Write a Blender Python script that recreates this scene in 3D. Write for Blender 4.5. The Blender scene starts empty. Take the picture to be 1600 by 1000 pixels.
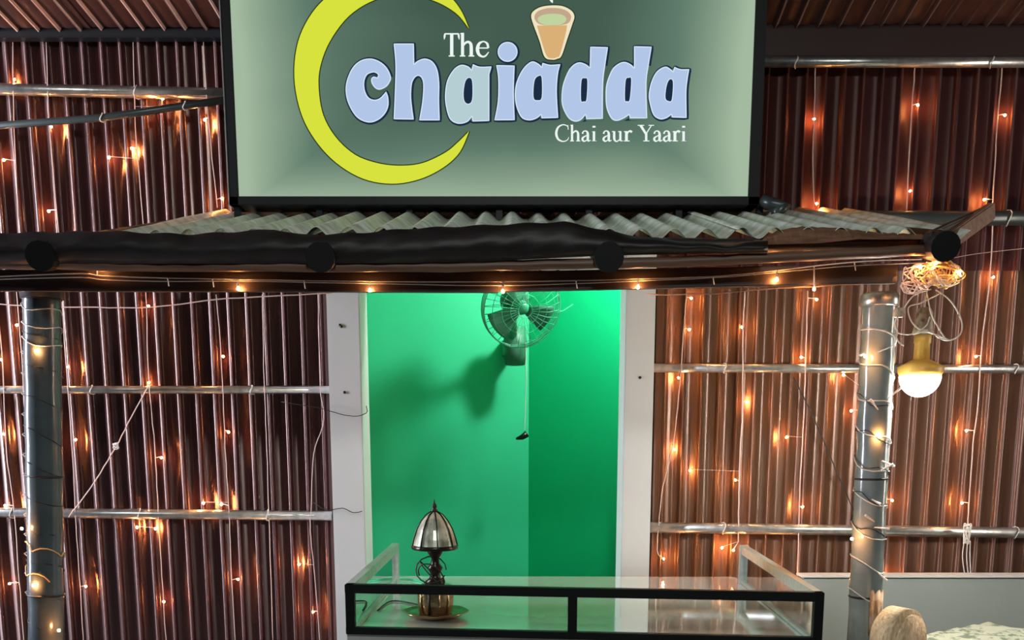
import bpy, bmesh, math, random
from mathutils import Vector, Matrix
random.seed(7)
C = bpy.context.scene.collection
SC = bpy.context.scene
# ---------------------------------------------------------------- camera, world, lights, exposure
H = 1.55
PITCH = math.atan(270/1540)
F = 1540.0
cam = bpy.data.cameras.new('camera'); camo = bpy.data.objects.new('camera', cam); C.objects.link(camo)
camo.location = (0, 0, H); camo.rotation_euler = (math.pi/2 - PITCH, 0, 0)
cam.sensor_width = 36; cam.lens = 36*F/1600
cam.shift_y = 440/1600
cam.clip_start = 0.05
SC.camera = camo
SC.view_settings.view_transform = 'Standard'; SC.view_settings.look = 'None'
SC.view_settings.exposure = 0.0; SC.view_settings.gamma = 1.0
SC.view_settings.use_curve_mapping = False
w = bpy.data.worlds.new('night'); SC.world = w; w.use_nodes = True
w.node_tree.nodes['Background'].inputs[0].default_value = (0.55, 0.6, 0.75, 1)
w.node_tree.nodes['Background'].inputs[1].default_value = 0.035
def P(u, v, D):
    a = 940 - v; c, s = math.cos(PITCH), math.sin(PITCH)
    y = F*c + a*s; z = -F*s + a*c
    return Vector(((u-800)/y*D, D, H + z/y*D))
def PZ(u, v, Z):
    a = 940 - v; c, s = math.cos(PITCH), math.sin(PITCH)
    y = F*c + a*s; z = -F*s + a*c
    D = (Z-H)/z*y
    return Vector(((u-800)/y*D, D, Z))
def area(name, loc, target, sx, sy, power, col):
    l = bpy.data.lights.new(name, 'AREA'); l.shape = 'RECTANGLE'; l.size = sx; l.size_y = sy
    l.energy = power; l.color = col
    o = bpy.data.objects.new(name, l); C.objects.link(o); o.location = loc
    d = Vector(target) - Vector(loc); o.rotation_euler = d.to_track_quat('-Z', 'Y').to_euler(); return o
def point(name, loc, power, col, r=0.04):
    l = bpy.data.lights.new(name, 'POINT'); l.energy = power; l.color = col; l.shadow_soft_size = r
    o = bpy.data.objects.new(name, l); C.objects.link(o); o.location = loc; return o
# unseen lights added to streak the corrugated walls, and front fills
area('streak_light', (-4.3, 3.2, 2.1), (-1.2, 4.3, 1.9), 0.10, 2.4, 250, (0.86, 0.88, 1.0))
area('streak_light', (4.6, 3.3, 1.9), (1.2, 4.3, 1.5), 0.10, 1.8, 45, (1.0, 0.86, 0.74))
area('front_fill', (0.25, -1.4, 3.9), (0.1, 4.0, 1.4), 0.5, 0.4, 75, (0.95, 1.0, 0.96))  # unseen fill on the jambs, grey wall and roof
area('front_fill', (-1.6, -0.6, 4.3), (-0.2, 3.4, 1.6), 0.3, 0.3, 14, (0.85, 0.95, 1.0))
# ceiling lamp inside the green room, above the doorway out of sight
point('room_lamp', (0.60, 4.52, 2.58), 72, (0.93, 1.0, 0.95), 0.09)

# ---------------------------------------------------------------- materials
def mat(name, col, rough=0.5, metal=0.0, spec=0.5, aniso=0.0, tdir=(0, 0, 1), coat=0.0, noise=None, bump=None, ior=None, stint=None, emis=None, estr=0.0):
    m = bpy.data.materials.new(name); m.use_nodes = True
    nt = m.node_tree; b = nt.nodes['Principled BSDF']
    b.inputs['Base Color'].default_value = (*col, 1); b.inputs['Roughness'].default_value = rough
    b.inputs['Metallic'].default_value = metal
    if stint: b.inputs['Specular Tint'].default_value = (*stint, 1)
    b.inputs['Specular IOR Level'].default_value = spec
    if ior: b.inputs['IOR'].default_value = ior
    if coat: b.inputs['Coat Weight'].default_value = coat; b.inputs['Coat Roughness'].default_value = 0.08
    if aniso:
        b.inputs['Anisotropic'].default_value = aniso
        t = nt.nodes.new('ShaderNodeCombineXYZ')
        for i in range(3): t.inputs[i].default_value = tdir[i]
        nt.links.new(t.outputs[0], b.inputs['Tangent'])
        b.inputs['Anisotropic Rotation'].default_value = 0.0
    if emis: b.inputs['Emission Color'].default_value = (*emis, 1); b.inputs['Emission Strength'].default_value = estr
    if noise:   # (scale xyz, colour2, low, high)
        tc = nt.nodes.new('ShaderNodeTexCoord'); mp = nt.nodes.new('ShaderNodeMapping')
        mp.inputs['Scale'].default_value = noise[0]
        n = nt.nodes.new('ShaderNodeTexNoise'); n.inputs['Scale'].default_value = 1; n.inputs['Detail'].default_value = 6
        r = nt.nodes.new('ShaderNodeValToRGB')
        r.color_ramp.elements[0].position = noise[2]; r.color_ramp.elements[1].position = noise[3]
        r.color_ramp.elements[0].color = (*col, 1); r.color_ramp.elements[1].color = (*noise[1], 1)
        nt.links.new(tc.outputs['Object'], mp.inputs[0]); nt.links.new(mp.outputs[0], n.inputs[0])
        nt.links.new(n.outputs[0], r.inputs[0]); nt.links.new(r.outputs[0], b.inputs['Base Color'])
    if bump:    # (scale xyz, strength, distance)
        tc = nt.nodes.new('ShaderNodeTexCoord'); mp = nt.nodes.new('ShaderNodeMapping')
        mp.inputs['Scale'].default_value = bump[0]
        n = nt.nodes.new('ShaderNodeTexNoise'); n.inputs['Scale'].default_value = 1; n.inputs['Detail'].default_value = 4
        bp = nt.nodes.new('ShaderNodeBump'); bp.inputs['Strength'].default_value = bump[1]; bp.inputs['Distance'].default_value = bump[2]
        nt.links.new(tc.outputs['Object'], mp.inputs[0]); nt.links.new(mp.outputs[0], n.inputs[0])
        nt.links.new(n.outputs[0], bp.inputs['Height']); nt.links.new(bp.outputs[0], b.inputs['Normal'])
    return m
def emat(name, col, s=1.0):
    m = bpy.data.materials.new(name); m.use_nodes = True; nt = m.node_tree; nt.nodes.clear()
    e = nt.nodes.new('ShaderNodeEmission'); e.inputs[0].default_value = (*col, 1); e.inputs[1].default_value = s
    o = nt.nodes.new('ShaderNodeOutputMaterial'); nt.links.new(e.outputs[0], o.inputs[0]); return m
def lin(r, g, b):
    return tuple(((c/255)/12.92 if c/255 <= .04045 else ((c/255+.055)/1.055)**2.4) for c in (r, g, b))
ST = (1.0, 0.74, 0.68)
def sheets(nm, rough, spec, an, cols):
    return [mat(nm, c, rough, 0.0, spec, aniso=an, stint=ST, noise=((9, 9, 1.3), c2, 0.42, 0.75), bump=((14, 14, 1.6), 0.25, 0.004)) for c, c2 in cols]
SHEET = sheets('maroon_painted_sheet', .27, 1.0, 1.0, (((0.040, 0.013, 0.015), (0.060, 0.020, 0.019)), ((0.052, 0.016, 0.014), (0.036, 0.014, 0.015)), ((0.038, 0.014, 0.017), (0.062, 0.023, 0.020))))
SHEETU = sheets('dark_maroon_sheet', .42, .25, .9, (((0.050, 0.016, 0.014), (0.075, 0.024, 0.020)), ((0.065, 0.020, 0.017), (0.045, 0.016, 0.015)), ((0.050, 0.017, 0.018), (0.07, 0.026, 0.024))))
SHEETR = sheets('brown_painted_sheet', .33, .8, .95, (((0.115, 0.056, 0.030), (0.082, 0.038, 0.022)), ((0.100, 0.047, 0.029), (0.145, 0.070, 0.042)), ((0.088, 0.040, 0.027), (0.12, 0.058, 0.036))))
M = dict(
 ceilsheet=mat('maroon_ceiling_sheet', (0.045, 0.015, 0.013), 0.52, 0, 1.0, aniso=0.97, tdir=(0, 1, -.16), stint=ST),
 galv=mat('galvanised_pipe', (0.55, 0.57, 0.56), 0.32, 0.85, 0.5, noise=((30, 30, 30), (0.36, 0.38, 0.38), 0.4, 0.7), bump=((60, 60, 60), 0.3, 0.002)),
 darkpipe=mat('dark_painted_pipe', (0.06, 0.075, 0.075), 0.35, 0.5),
 beam=mat('black_painted_steel', (0.006, 0.006, 0.007), 0.55, 0.0, 0.3),
 rooftop=mat('weathered_grey_sheet', (0.78, 0.83, 0.75), 0.45, 0.2, noise=((16, 16, 16), (0.40, 0.43, 0.30), 0.35, 0.7)),
 tarp=mat('black_tarpaulin', (0.007, 0.005, 0.005), 0.55, 0.0, 0.5, bump=((4, 4, 14), 0.4, 0.012)),
 wood=mat('bare_wood_pole', (0.16, 0.085, 0.05), 0.5, 0, noise=((4, 60, 60), (0.09, 0.045, 0.03), 0.35, 0.65), bump=((4, 60, 60), 0.4, 0.004)),
 wooddark=mat('dark_wood', (0.03, 0.02, 0.016), 0.45, 0, bump=((6, 40, 40), 0.5, 0.004)),
 rawwood=mat('raw_wood_edge', (0.24, 0.12, 0.07), 0.6, 0, noise=((12, 60, 60), (0.14, 0.07, 0.04), 0.4, 0.62)),
 post=mat('grey_plastic_post', (0.075, 0.10, 0.11), 0.22, 0.0, 0.8, noise=((6, 6, 10), (0.05, 0.065, 0.075), 0.4, 0.7), bump=((10, 10, 20), 0.25, 0.006)),
 crestglint=mat('painted_crest_highlight', (0.90, 0.62, 0.52), 0.45, 0),  # bright highlight along the ceiling ribs, painted as colour
 post2=mat('pale_grey_pvc_post', (0.24, 0.29, 0.285), 0.20, 0.0, 0.9, noise=((6, 6, 10), (0.16, 0.195, 0.20), 0.4, 0.7), bump=((10, 10, 20), 0.25, 0.006)),
 maroonbeam=mat('dark_maroon_beam', (0.03, 0.011, 0.010), 0.6),
 white=mat('white_painted_jamb', (0.62, 0.61, 0.60), 0.6, 0, noise=((2, 2, 1.5), (0.54, 0.54, 0.53), 0.35, 0.7)),
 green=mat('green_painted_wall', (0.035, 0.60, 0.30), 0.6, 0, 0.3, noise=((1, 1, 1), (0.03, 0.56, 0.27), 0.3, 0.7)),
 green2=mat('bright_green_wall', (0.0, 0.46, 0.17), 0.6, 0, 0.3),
 plaster=mat('grey_plaster', (0.29, 0.33, 0.32), 0.5, 0, noise=((2, 2, 2), (0.25, 0.285, 0.28), 0.35, 0.7)),
 slab=mat('white_glazed_counter', (0.86, 0.92, 0.88), 0.06, 0.55, 1.0, ior=1.9, noise=((1.5, 1.5, 1.5), (0.94, 0.97, 0.94), 0.4, 0.7)),
 blackmetal=mat('black_frame_metal', (0.004, 0.005, 0.005), 0.5, 0, 0.25),
 alu=mat('brushed_aluminium', (0.52, 0.60, 0.56), 0.35, 0.6, noise=((40, 40, 40), (0.4, 0.48, 0.45), 0.4, 0.7)),
 brass=mat('antique_brass', (0.42, 0.29, 0.16), 0.24, 0.9, bump=((80, 80, 80), 0.5, 0.002)),
 darkmetal=mat('dark_bronze', (0.03, 0.027, 0.022), 0.3, 0.7),
 shade=mat('silver_green_shade', (0.62, 0.65, 0.52), 0.3, 0.25, noise=((22, 22, 22), (0.20, 0.23, 0.16), 0.42, 0.66)),
 cable=mat('pale_pink_cable', (0.72, 0.52, 0.46), 0.4, 0),
 cablew=mat('white_cable', (0.75, 0.72, 0.68), 0.4, 0),
 cabley=mat('yellow_cable', (0.75, 0.50, 0.20), 0.4, 0),
 blackwire=mat('black_wire', (0.012, 0.010, 0.010), 0.5, 0),
 bulb=emat('warm_fairy_bulb', (1.0, 0.38, 0.11), 760),
 led=emat('lit_led_dome', (1.0, 0.97, 0.86), 26),
 ledbody=mat('amber_plastic', (0.80, 0.47, 0.10), 0.4, 0),
 socket=mat('worn_white_socket', (0.55, 0.47, 0.36), 0.5, 0, noise=((40, 40, 40), (0.25, 0.16, 0.10), 0.5, 0.65)),
 fan=mat('green_lit_fan_plastic', (0.05, 0.36, 0.19), 0.4, 0),  # white plastic with the room's green light painted into its colour
 fandark=mat('green_lit_fan_motor', (0.06, 0.22, 0.13), 0.45, 0),  # motor grey with the same green light in its colour
 cane=mat('tan_cane', (0.78, 0.57, 0.34), 0.6, 0, noise=((120, 120, 40), (0.50, 0.33, 0.18), 0.40, 0.7), bump=((90, 90, 90), 0.7, 0.004)),
 cloth=mat('pale_green_cloth', (0.58, 0.66, 0.54), 0.6, 0, noise=((30, 30, 30), (0.20, 0.27, 0.20), 0.50, 0.60), bump=((40, 40, 40), 0.6, 0.006)),
 floor=mat('concrete_floor', (0.16, 0.15, 0.14), 0.7, 0, noise=((1.5, 1.5, 1.5), (0.12, 0.115, 0.11), 0.3, 0.7)),
 tape=mat('brown_packing_tape', (0.42, 0.24, 0.12), 0.35, 0, noise=((30, 30, 30), (0.62, 0.48, 0.34), 0.45, 0.6)),
)
g = bpy.data.materials.new('clear_glass'); g.use_nodes = True; nt = g.node_tree; nt.nodes.clear()
tr = nt.nodes.new('ShaderNodeBsdfTransparent'); tr.inputs[0].default_value = (0.93, 0.97, 0.95, 1)
gl = nt.nodes.new('ShaderNodeBsdfGlossy'); gl.inputs['Roughness'].default_value = 0.03
fr = nt.nodes.new('ShaderNodeFresnel'); fr.inputs[0].default_value = 1.45
mx = nt.nodes.new('ShaderNodeMixShader'); oo = nt.nodes.new('ShaderNodeOutputMaterial')
nt.links.new(fr.outputs[0], mx.inputs[0]); nt.links.new(tr.outputs[0], mx.inputs[1]); nt.links.new(gl.outputs[0], mx.inputs[2]); nt.links.new(mx.outputs[0], oo.inputs[0])
M['glass'] = g

# ---------------------------------------------------------------- helpers
def wl(o):
    v = Vector((0, 0, 0))
    while o: v += o.location; o = o.parent
    return v
def obj(name, bm, m, parent=None, smooth=False, loc=None):
    """bm holds WORLD coordinates; the object gets its origin at its parent's, at loc, or at the world origin"""
    base = wl(parent) if parent else Vector((0, 0, 0))
    org = Vector(loc) if loc is not None else base
    me = bpy.data.meshes.new(name)
    bmesh.ops.translate(bm, verts=bm.verts, vec=-org)
    bm.to_mesh(me); bm.free()
    me.materials.append(m)
    if smooth:
        for p in me.polygons: p.use_smooth = True
    o = bpy.data.objects.new(name, me); C.objects.link(o)
    o.parent = parent; o.location = org - base
    return o
def thing(name, label, cat, loc=(0, 0, 0), group=None):
    o = bpy.data.objects.new(name, None); C.objects.link(o); o.location = loc; o.empty_display_size = .05
    o['label'] = label; o['category'] = cat
    if group: o['group'] = group
    return o
def tag(o, label, cat, group=None):
    o['label'] = label; o['category'] = cat
    if group: o['group'] = group
    return o
def struct(o, label=None):
    o['kind'] = 'structure'
    if label: o['label'] = label
    return o
def sroot(name, label, loc=(0, 0, 0)):
    o = bpy.data.objects.new(name, None); C.objects.link(o); o.location = loc; o['kind'] = 'structure'; o['label'] = label; return o
def box(bm, x0, x1, y0, y1, z0, z1, bev=0):
    vs = [bm.verts.new((x, y, z)) for z in (z0, z1) for x, y in ((x0, y0), (x1, y0), (x1, y1), (x0, y1))]
    fs = [(3, 2, 1, 0), (4, 5, 6, 7), (0, 1, 5, 4), (1, 2, 6, 5), (2, 3, 7, 6), (3, 0, 4, 7)]
    for f in fs: bm.faces.new([vs[i] for i in f])
    if bev:
        es = list({e for v in vs for e in v.link_edges})
        bmesh.ops.bevel(bm, geom=es, offset=bev, segments=2, affect='EDGES')
    return bm
def beam(bm, a, b, w_, h_, up=(0, 0, 1), bev=0):
    a = Vector(a); b = Vector(b); d = (b-a).normalized(); s = d.cross(Vector(up)).normalized(); u = s.cross(d).normalized()
    vs = []
    for p in (a, b):
        for i, j in ((-1, -1), (1, -1), (1, 1), (-1, 1)): vs.append(bm.verts.new(p + s*i*w_/2 + u*j*h_/2))
    for f in ((3, 2, 1, 0), (4, 5, 6, 7), (0, 1, 5, 4), (1, 2, 6, 5), (2, 3, 7, 6), (3, 0, 4, 7)): bm.faces.new([vs[i] for i in f])
    if bev:
        es = list({e for v in vs for e in v.link_edges})
        bmesh.ops.bevel(bm, geom=es, offset=bev, segments=2, affect='EDGES')
    bmesh.ops.recalc_face_normals(bm, faces=bm.faces)
    return bm
def tube(bm, pts, r, n=8, cap=True):
    pts = [Vector(p) for p in pts]; rs = r if isinstance(r, (list, tuple)) else [r]*len(pts)
    rings = []; prev = None
    for i, p in enumerate(pts):
        d = (pts[min(i+1, len(pts)-1)] - pts[max(i-1, 0)])
        d = d.normalized() if d.length > 1e-9 else Vector((0, 0, 1))
        if prev is None:
            a = Vector((0, 0, 1)) if abs(d.z) < .9 else Vector((1, 0, 0)); s = d.cross(a).normalized()
        else:
            s = (prev - d*prev.dot(d)); s = s.normalized() if s.length > 1e-6 else d.orthogonal().normalized()
        prev = s; t = d.cross(s)
        rings.append([bm.verts.new(p + (s*math.cos(2*math.pi*k/n) + t*math.sin(2*math.pi*k/n))*rs[i]) for k in range(n)])
    for A, B in zip(rings, rings[1:]):
        for k in range(n): bm.faces.new((A[k], A[(k+1) % n], B[(k+1) % n], B[k]))
    if cap:
        bm.faces.new(rings[0][::-1]); bm.faces.new(rings[-1])
    return bm
def lathe(bm, prof, n=24, c=(0, 0, 0), axis=(0, 0, 1), fl=None):
    """prof: (radius, height) list; axis: direction"""
    c = Vector(c); q = Vector((0, 0, 1)).rotation_difference(Vector(axis).normalized()); rings = []
    for r, h in prof:
        rings.append([bm.verts.new(c + q @ Vector((r*math.cos(2*math.pi*k/n)*(fl(k) if fl else 1), r*math.sin(2*math.pi*k/n)*(fl(k) if fl else 1), h))) for k in range(n)])
    for A, B in zip(rings, rings[1:]):
        for k in range(n): bm.faces.new((A[k], A[(k+1) % n], B[(k+1) % n], B[k]))
    bm.faces.new(rings[0][::-1]); bm.faces.new(rings[-1])
    return bm
def smoothpts(pts, closed=False, sub=6):
    """Catmull-Rom through 2D/3D points; a trailing 'c' marks a corner"""
    P_ = []; cor = []
    for p in pts:
        if p[-1] == 'c': P_.append(tuple(p[:-1])); cor.append(True)
        else: P_.append(tuple(p)); cor.append(False)
    n = len(P_); out = []; rng = n if closed else n-1
    for i in range(rng):
        p1 = P_[i]; p2 = P_[(i+1) % n]
        p0 = P_[i-1] if (closed or i > 0) else p1; p3 = P_[(i+2) % n] if (closed or i+2 < n) else p2
        if cor[i]: p0 = p1
        if cor[(i+1) % n]: p3 = p2
        for k in range(sub):
            t = k/sub; t2 = t*t; t3 = t2*t
            out.append(tuple(0.5*((2*b) + (-a+c)*t + (2*a-5*b+4*c-d)*t2 + (-a+3*b-3*c+d)*t3) for a, b, c, d in zip(p0, p1, p2, p3)))
        if i == rng-1 and not closed: out.append(tuple(p2))
    return out

# ---------------------------------------------------------------- corrugated walls and ceiling
DW = 4.30
PERIOD = 0.0765
def corrugated(name, x0, x1, z0, z1, y, m, parent, amp=0.0095, per=PERIOD, sub=20, rows=2, tilt=0.0):
    bm = bmesh.new(); n = max(2, int(round((x1-x0)/per*sub))); g_ = []
    for j in range(rows+1):
        z = z0 + (z1-z0)*j/rows; row = []
        for i in range(n+1):
            x = x0 + (x1-x0)*i/n
            ph = 2*math.pi*x/per
            # rounded pan with a sharper crest on its left flank
            t = ((x/per) % 1.0); w_ = .30
            yy = amp*(.35*math.cos(2*math.pi*t) - (2.0*math.cos(math.pi*(t-.5)/w_)**2 if abs(t-.5) < w_/2 else 0))
            row.append(bm.verts.new((x, y + yy + tilt*(z-z0) + 0.0012*math.sin(3*x+2*z), z)))
        g_.append(row)
    for a, b in zip(g_, g_[1:]):
        for i in range(n): bm.faces.new((a[i], a[i+1], b[i+1], b[i]))
    o = obj(name, bm, m, parent, smooth=True)
    return o
zj = 2.18                                      # top of the doorway
wall_l = sroot('wall_left', 'dark maroon corrugated metal sheet wall left of the doorway', (-1.9, DW, 0))
wall_r = sroot('wall_right', 'brown corrugated metal sheet wall right of the doorway', (1.9, DW, 0))
wall_c = sroot('wall_back', 'corrugated sheets above the doorway behind the sign', (0, DW, 2.2))
XL, XR = P(517, 700, DW).x, P(1021, 700, DW).x
ZT = P(0, 60, DW).z
x = XL; k = 0
while x > -3.3:
    x1 = x; x0 = x - PERIOD*10
    for (a, b, dy) in ((0.0, 2.25, 0.0), (2.20, ZT+.04, -0.010)):
        corrugated('corrugated_sheet', x0-PERIOD*.5, x1, a, b, DW + (k % 2)*0.004 + dy, SHEET[(k*2+int(a > 0)) % 3], wall_l)
    x = x0; k += 1
x = XR; k = 0
while x < 3.3:
    x0 = x; x1 = x + PERIOD*10
    for (a, b, dy) in ((0.0, 2.25, 0.0), (2.20, ZT+.04, -0.010)):
        corrugated('corrugated_sheet', x0, x1+PERIOD*.5, a, b, DW + (k % 2)*0.004 + dy, (SHEETU if a > 0 else SHEETR)[(k+int(a > 0)) % 3], wall_r)
    x = x1; k += 1
corrugated('corrugated_sheet', XL, (XL+XR)/2+.04, zj, ZT+.04, DW-.006, SHEET[1], wall_c)
corrugated('corrugated_sheet', (XL+XR)/2, XR, zj, ZT+.04, DW-.010, SHEET[0], wall_c)
# backing behind the sheets keeps the night out
bm = bmesh.new(); box(bm, -3.5, XL+.06, DW+.05, DW+.08, 0, 3.9); obj('backing', bm, M['beam'], wall_l)
bm = bmesh.new(); box(bm, XR-.06, 3.5, DW+.05, DW+.08, 0, 3.9); obj('backing', bm, M['beam'], wall_r)
# ceiling: lean-to sheets rising towards the street
ceil = sroot('ceiling', 'maroon corrugated lean-to roof seen from below', (0, DW, ZT))
def crest(f):
    t = f % 1.0
    return .016*math.cos(math.pi*(t-.5)/.3)**2 if abs(t-.5) < .15 else .002*math.cos(2*math.pi*t)
slope = 0.162; skew = 0.05; k = 0; x = -4.0
while x < 4.0:
    bm = bmesh.new(); n = 200; rows = []
    for yy in (DW+.05, DW-1.3, DW-2.6, DW-4.6):
        rows.append([bm.verts.new((x + .80*i/n + (DW-yy)*-skew, yy, ZT + (DW-yy)*slope + .004*(k % 2) - crest((x+.80*i/n)/0.083))) for i in range(n+1)])
    for a, b in zip(rows, rows[1:]):
        for i in range(n): bm.faces.new((a[i], b[i], b[i+1], a[i+1]))
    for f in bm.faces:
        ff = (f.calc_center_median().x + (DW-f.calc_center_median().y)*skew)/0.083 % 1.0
        if .50 < ff < .585 and f.calc_center_median().x < -.5: f.material_index = 1  # painted highlight goes on the rib flank facing the camera
    o = obj('corrugated_sheet', bm, M['ceilsheet'], ceil, smooth=True); o.data.materials.append(M['crestglint'])
    x += .77; k += 1
# steel angle where wall meets ceiling
bm = bmesh.new(); beam(bm, (-3.4, DW-.05, ZT-.005), (-.9, DW-.05, ZT-.005), .05, .035, bev=.003)
struct(obj('trim_1', bm, M['beam']), 'black steel angle along the top of the wall, left of the sign')
bm = bmesh.new(); beam(bm, P(1090, 68, DW-.06), P(1760, 68, DW-.06), .07, .12, bev=.004)
struct(obj('trim_2', bm, M['maroonbeam']), 'black beam along the top of the wall, right of the sign')
bm = bmesh.new(); box(bm, -6, 6, -3, 7.5, -.1, 0); struct(obj('floor', bm, M['floor']), 'grey concrete floor')

# ---------------------------------------------------------------- doorway and green room
jl0, jl1, jr0, jr1 = P(517, 700, 4.2).x, P(567, 700, 4.2).x, P(974, 700, 4.2).x, P(1019, 700, 4.2).x
door = sroot('door_1', 'open doorway with white painted jambs into the green room', (0, DW, 0))
bm = bmesh.new(); box(bm, jl0, jl1, 4.2, 4.42, 0, zj+.1, .003); obj('jamb', bm, M['white'], door)
bm = bmesh.new(); box(bm, jr0, jr1, 4.2, 4.42, 0, zj+.1, .003); obj('jamb', bm, M['white'], door)
bm = bmesh.new(); box(bm, jl1, jr0, 4.22, 4.42, zj+.02, zj+.14, .003); obj('lintel', bm, M['white'], door)
# small screws and nail holes on the left jamb
for u, v in ((533, 510), (538, 613), (531, 508), (1000, 590)):
    p = P(u, v, 4.197); bm = bmesh.new(); lathe(bm, [(.006, -.003), (.006, .001), (.003, .003)], 10, p, (0, -1, 0)); obj('screw', bm, M['darkmetal'], door)
room_c = P(826, 700, 5.35)                      # the inner corner line of the two green walls
def slabwall(name, a, b, z0, z1, th, m, label):
    bm = bmesh.new(); a = Vector((a[0], a[1], 0)); b = Vector((b[0], b[1], 0)); d = (b-a).normalized(); nrm = Vector((-d.y, d.x, 0))*th
    vs = [bm.verts.new((p.x, p.y, z)) for z in (z0, z1) for p in (a, b, b+nrm, a+nrm)]
    for f in ((3, 2, 1, 0), (4, 5, 6, 7), (0, 1, 5, 4), (1, 2, 6, 5), (2, 3, 7, 6), (3, 0, 4, 7)): bm.faces.new([vs[i] for i in f])
    bmesh.ops.recalc_face_normals(bm, faces=bm.faces)
    return struct(obj(name, bm, m), label)
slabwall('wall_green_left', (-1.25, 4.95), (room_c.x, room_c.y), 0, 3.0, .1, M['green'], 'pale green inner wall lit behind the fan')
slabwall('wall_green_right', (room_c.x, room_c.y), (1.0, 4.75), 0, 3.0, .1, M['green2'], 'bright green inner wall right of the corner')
slabwall('wall_green_side', (-1.25, 4.42), (-1.25, 5.0), 0, 3.0, .1, M['green'], 'green side wall of the small room')
bm = bmesh.new(); box(bm, -1.3, 1.1, 4.42, 5.6, 3.0, 3.05); struct(obj('ceiling_green_room', bm, M['green']), 'ceiling of the green room')

# ---------------------------------------------------------------- wall pipes (purlins)
def pipe(pts, r, m, label, group='galvanised pipes across the corrugated wall'):
    pts = [Vector(p) for p in pts]; o = thing('wall_pipe', label, 'pipe', pts[0], group)
    bm = bmesh.new(); tube(bm, pts, r, 16); obj('tube', bm, m, o, smooth=True)
    L = (pts[-1]-pts[0]).length; nclip = max(1, int(L/.55))
    for i in range(nclip):
        t = (i+.5)/nclip; p = pts[0].lerp(pts[-1], t)
        if len(pts) == 3: p = pts[0].lerp(pts[1], min(1, t*2)) if t < .5 else pts[1].lerp(pts[2], (t-.5)*2)
        d = (pts[-1]-pts[0]).normalized(); bm = bmesh.new()
        rr = r+.003; c = [p + Vector((0, -math.cos(a)*rr, math.sin(a)*rr)) + d*(.006*math.sin(2*a)) for a in [j*math.pi/6 for j in range(-5, 6)]]
        tube(bm, c, .0018, 6); obj('tie_wire', bm, M['cablew'], o)
    return o
DP = DW - .045
pipe([P(-480, 129, DP), P(352, 147, DP)], .0225, M['galv'], 'thick grey pipe across the wall top, ending at the sign', None)
pipe([P(-480, 232, DP-.07), P(160, 184, DP-.07), P(354, 156, DP-.07)], .0135, M['darkpipe'], 'thin dark sagging pipe under the top left wall pipe', None)
pipe([P(-480, 609, DP), P(519, 609, DP)], .0160, M['galv'], 'grey pipe on the maroon wall, halfway down the doorway jamb', None)
pipe([P(-480, 796, DP), P(519, 806, DP)], .0210, M['galv'], 'lower grey pipe on the maroon wall left of the doorway', None)
pipe([P(1090, 97, DP-.03), P(1700, 97, DP-.03)], .0200, M['galv'], 'grey pipe high on the wall right of the sign', None)
pipe([P(1195, 341, DP-.02), P(1700, 341, DP-.02)], .0290, M['darkpipe'], 'thick dark green pipe behind the right end of canopy', None)
pipe([P(1018, 575, DP), P(1700, 577, DP)], .0180, M['galv'], 'grey pipe on the brown wall level with the hanging bulb', None)
pipe([P(1016, 824, DP), P(1700, 834, DP)], .0230, M['galv'], 'lower grey pipe on the brown wall above the grey ledge', None)

# ---------------------------------------------------------------- low grey wall on the right
g0 = P(1250, 900, 4.12)
low = sroot('wall_low', 'low smooth grey plaster wall below the brown sheets', (2, 4.1, 0))
bm = bmesh.new(); box(bm, g0.x, 3.4, 4.08, 4.16, 0, g0.z, .006); obj('panel', bm, M['plaster'], low)
bm = bmesh.new(); box(bm, g0.x-.004, 3.4, 4.072, 4.164, g0.z-.001, g0.z+.008, .002); obj('capping', bm, M['white'], low)

# ---------------------------------------------------------------- canopy
ZR = H + .60; SL = .2587
def roofpt(x, y, up=0): return Vector((x, y, ZR + SL*(y-3.2) + up))
can = thing('shop_canopy', 'sloping corrugated canopy with black tarpaulin edge above the counter', 'canopy', (0.1, 3.2, ZR))
xs0, xs1 = -1.25, 1.365; per = 0.098; nsh = 4; wsh = (xs1-xs0)/nsh
for s in range(nsh):
    bm = bmesh.new(); n = 84; rows = []
    x0 = xs0 + s*wsh - (.04 if s else 0); x1 = xs0 + (s+1)*wsh
    ylo = 3.10 + (.03, .0, .02, -.02)[s]
    for j in range(5):
        yy = ylo + (4.26-ylo)*j/4
        rows.append([bm.verts.new((x0+(x1-x0)*i/n, yy, roofpt(0, yy).z + .006*(s % 2) + .016*math.cos(2*math.pi*(x0+(x1-x0)*i/n)/per) - .02*max(0, (abs(x0+(x1-x0)*i/n-.1)-1.0))*(1.2 if j < 2 else .4))) for i in range(n+1)])
    for a, b in zip(rows, rows[1:]):
        for i in range(n): bm.faces.new((a[i], a[i+1], b[i+1], b[i]))
    o = obj('roof_sheet', bm, M['rooftop'], can, smooth=True)
    md = o.modifiers.new('thick', 'SOLIDIFY'); md.thickness = .0015
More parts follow.
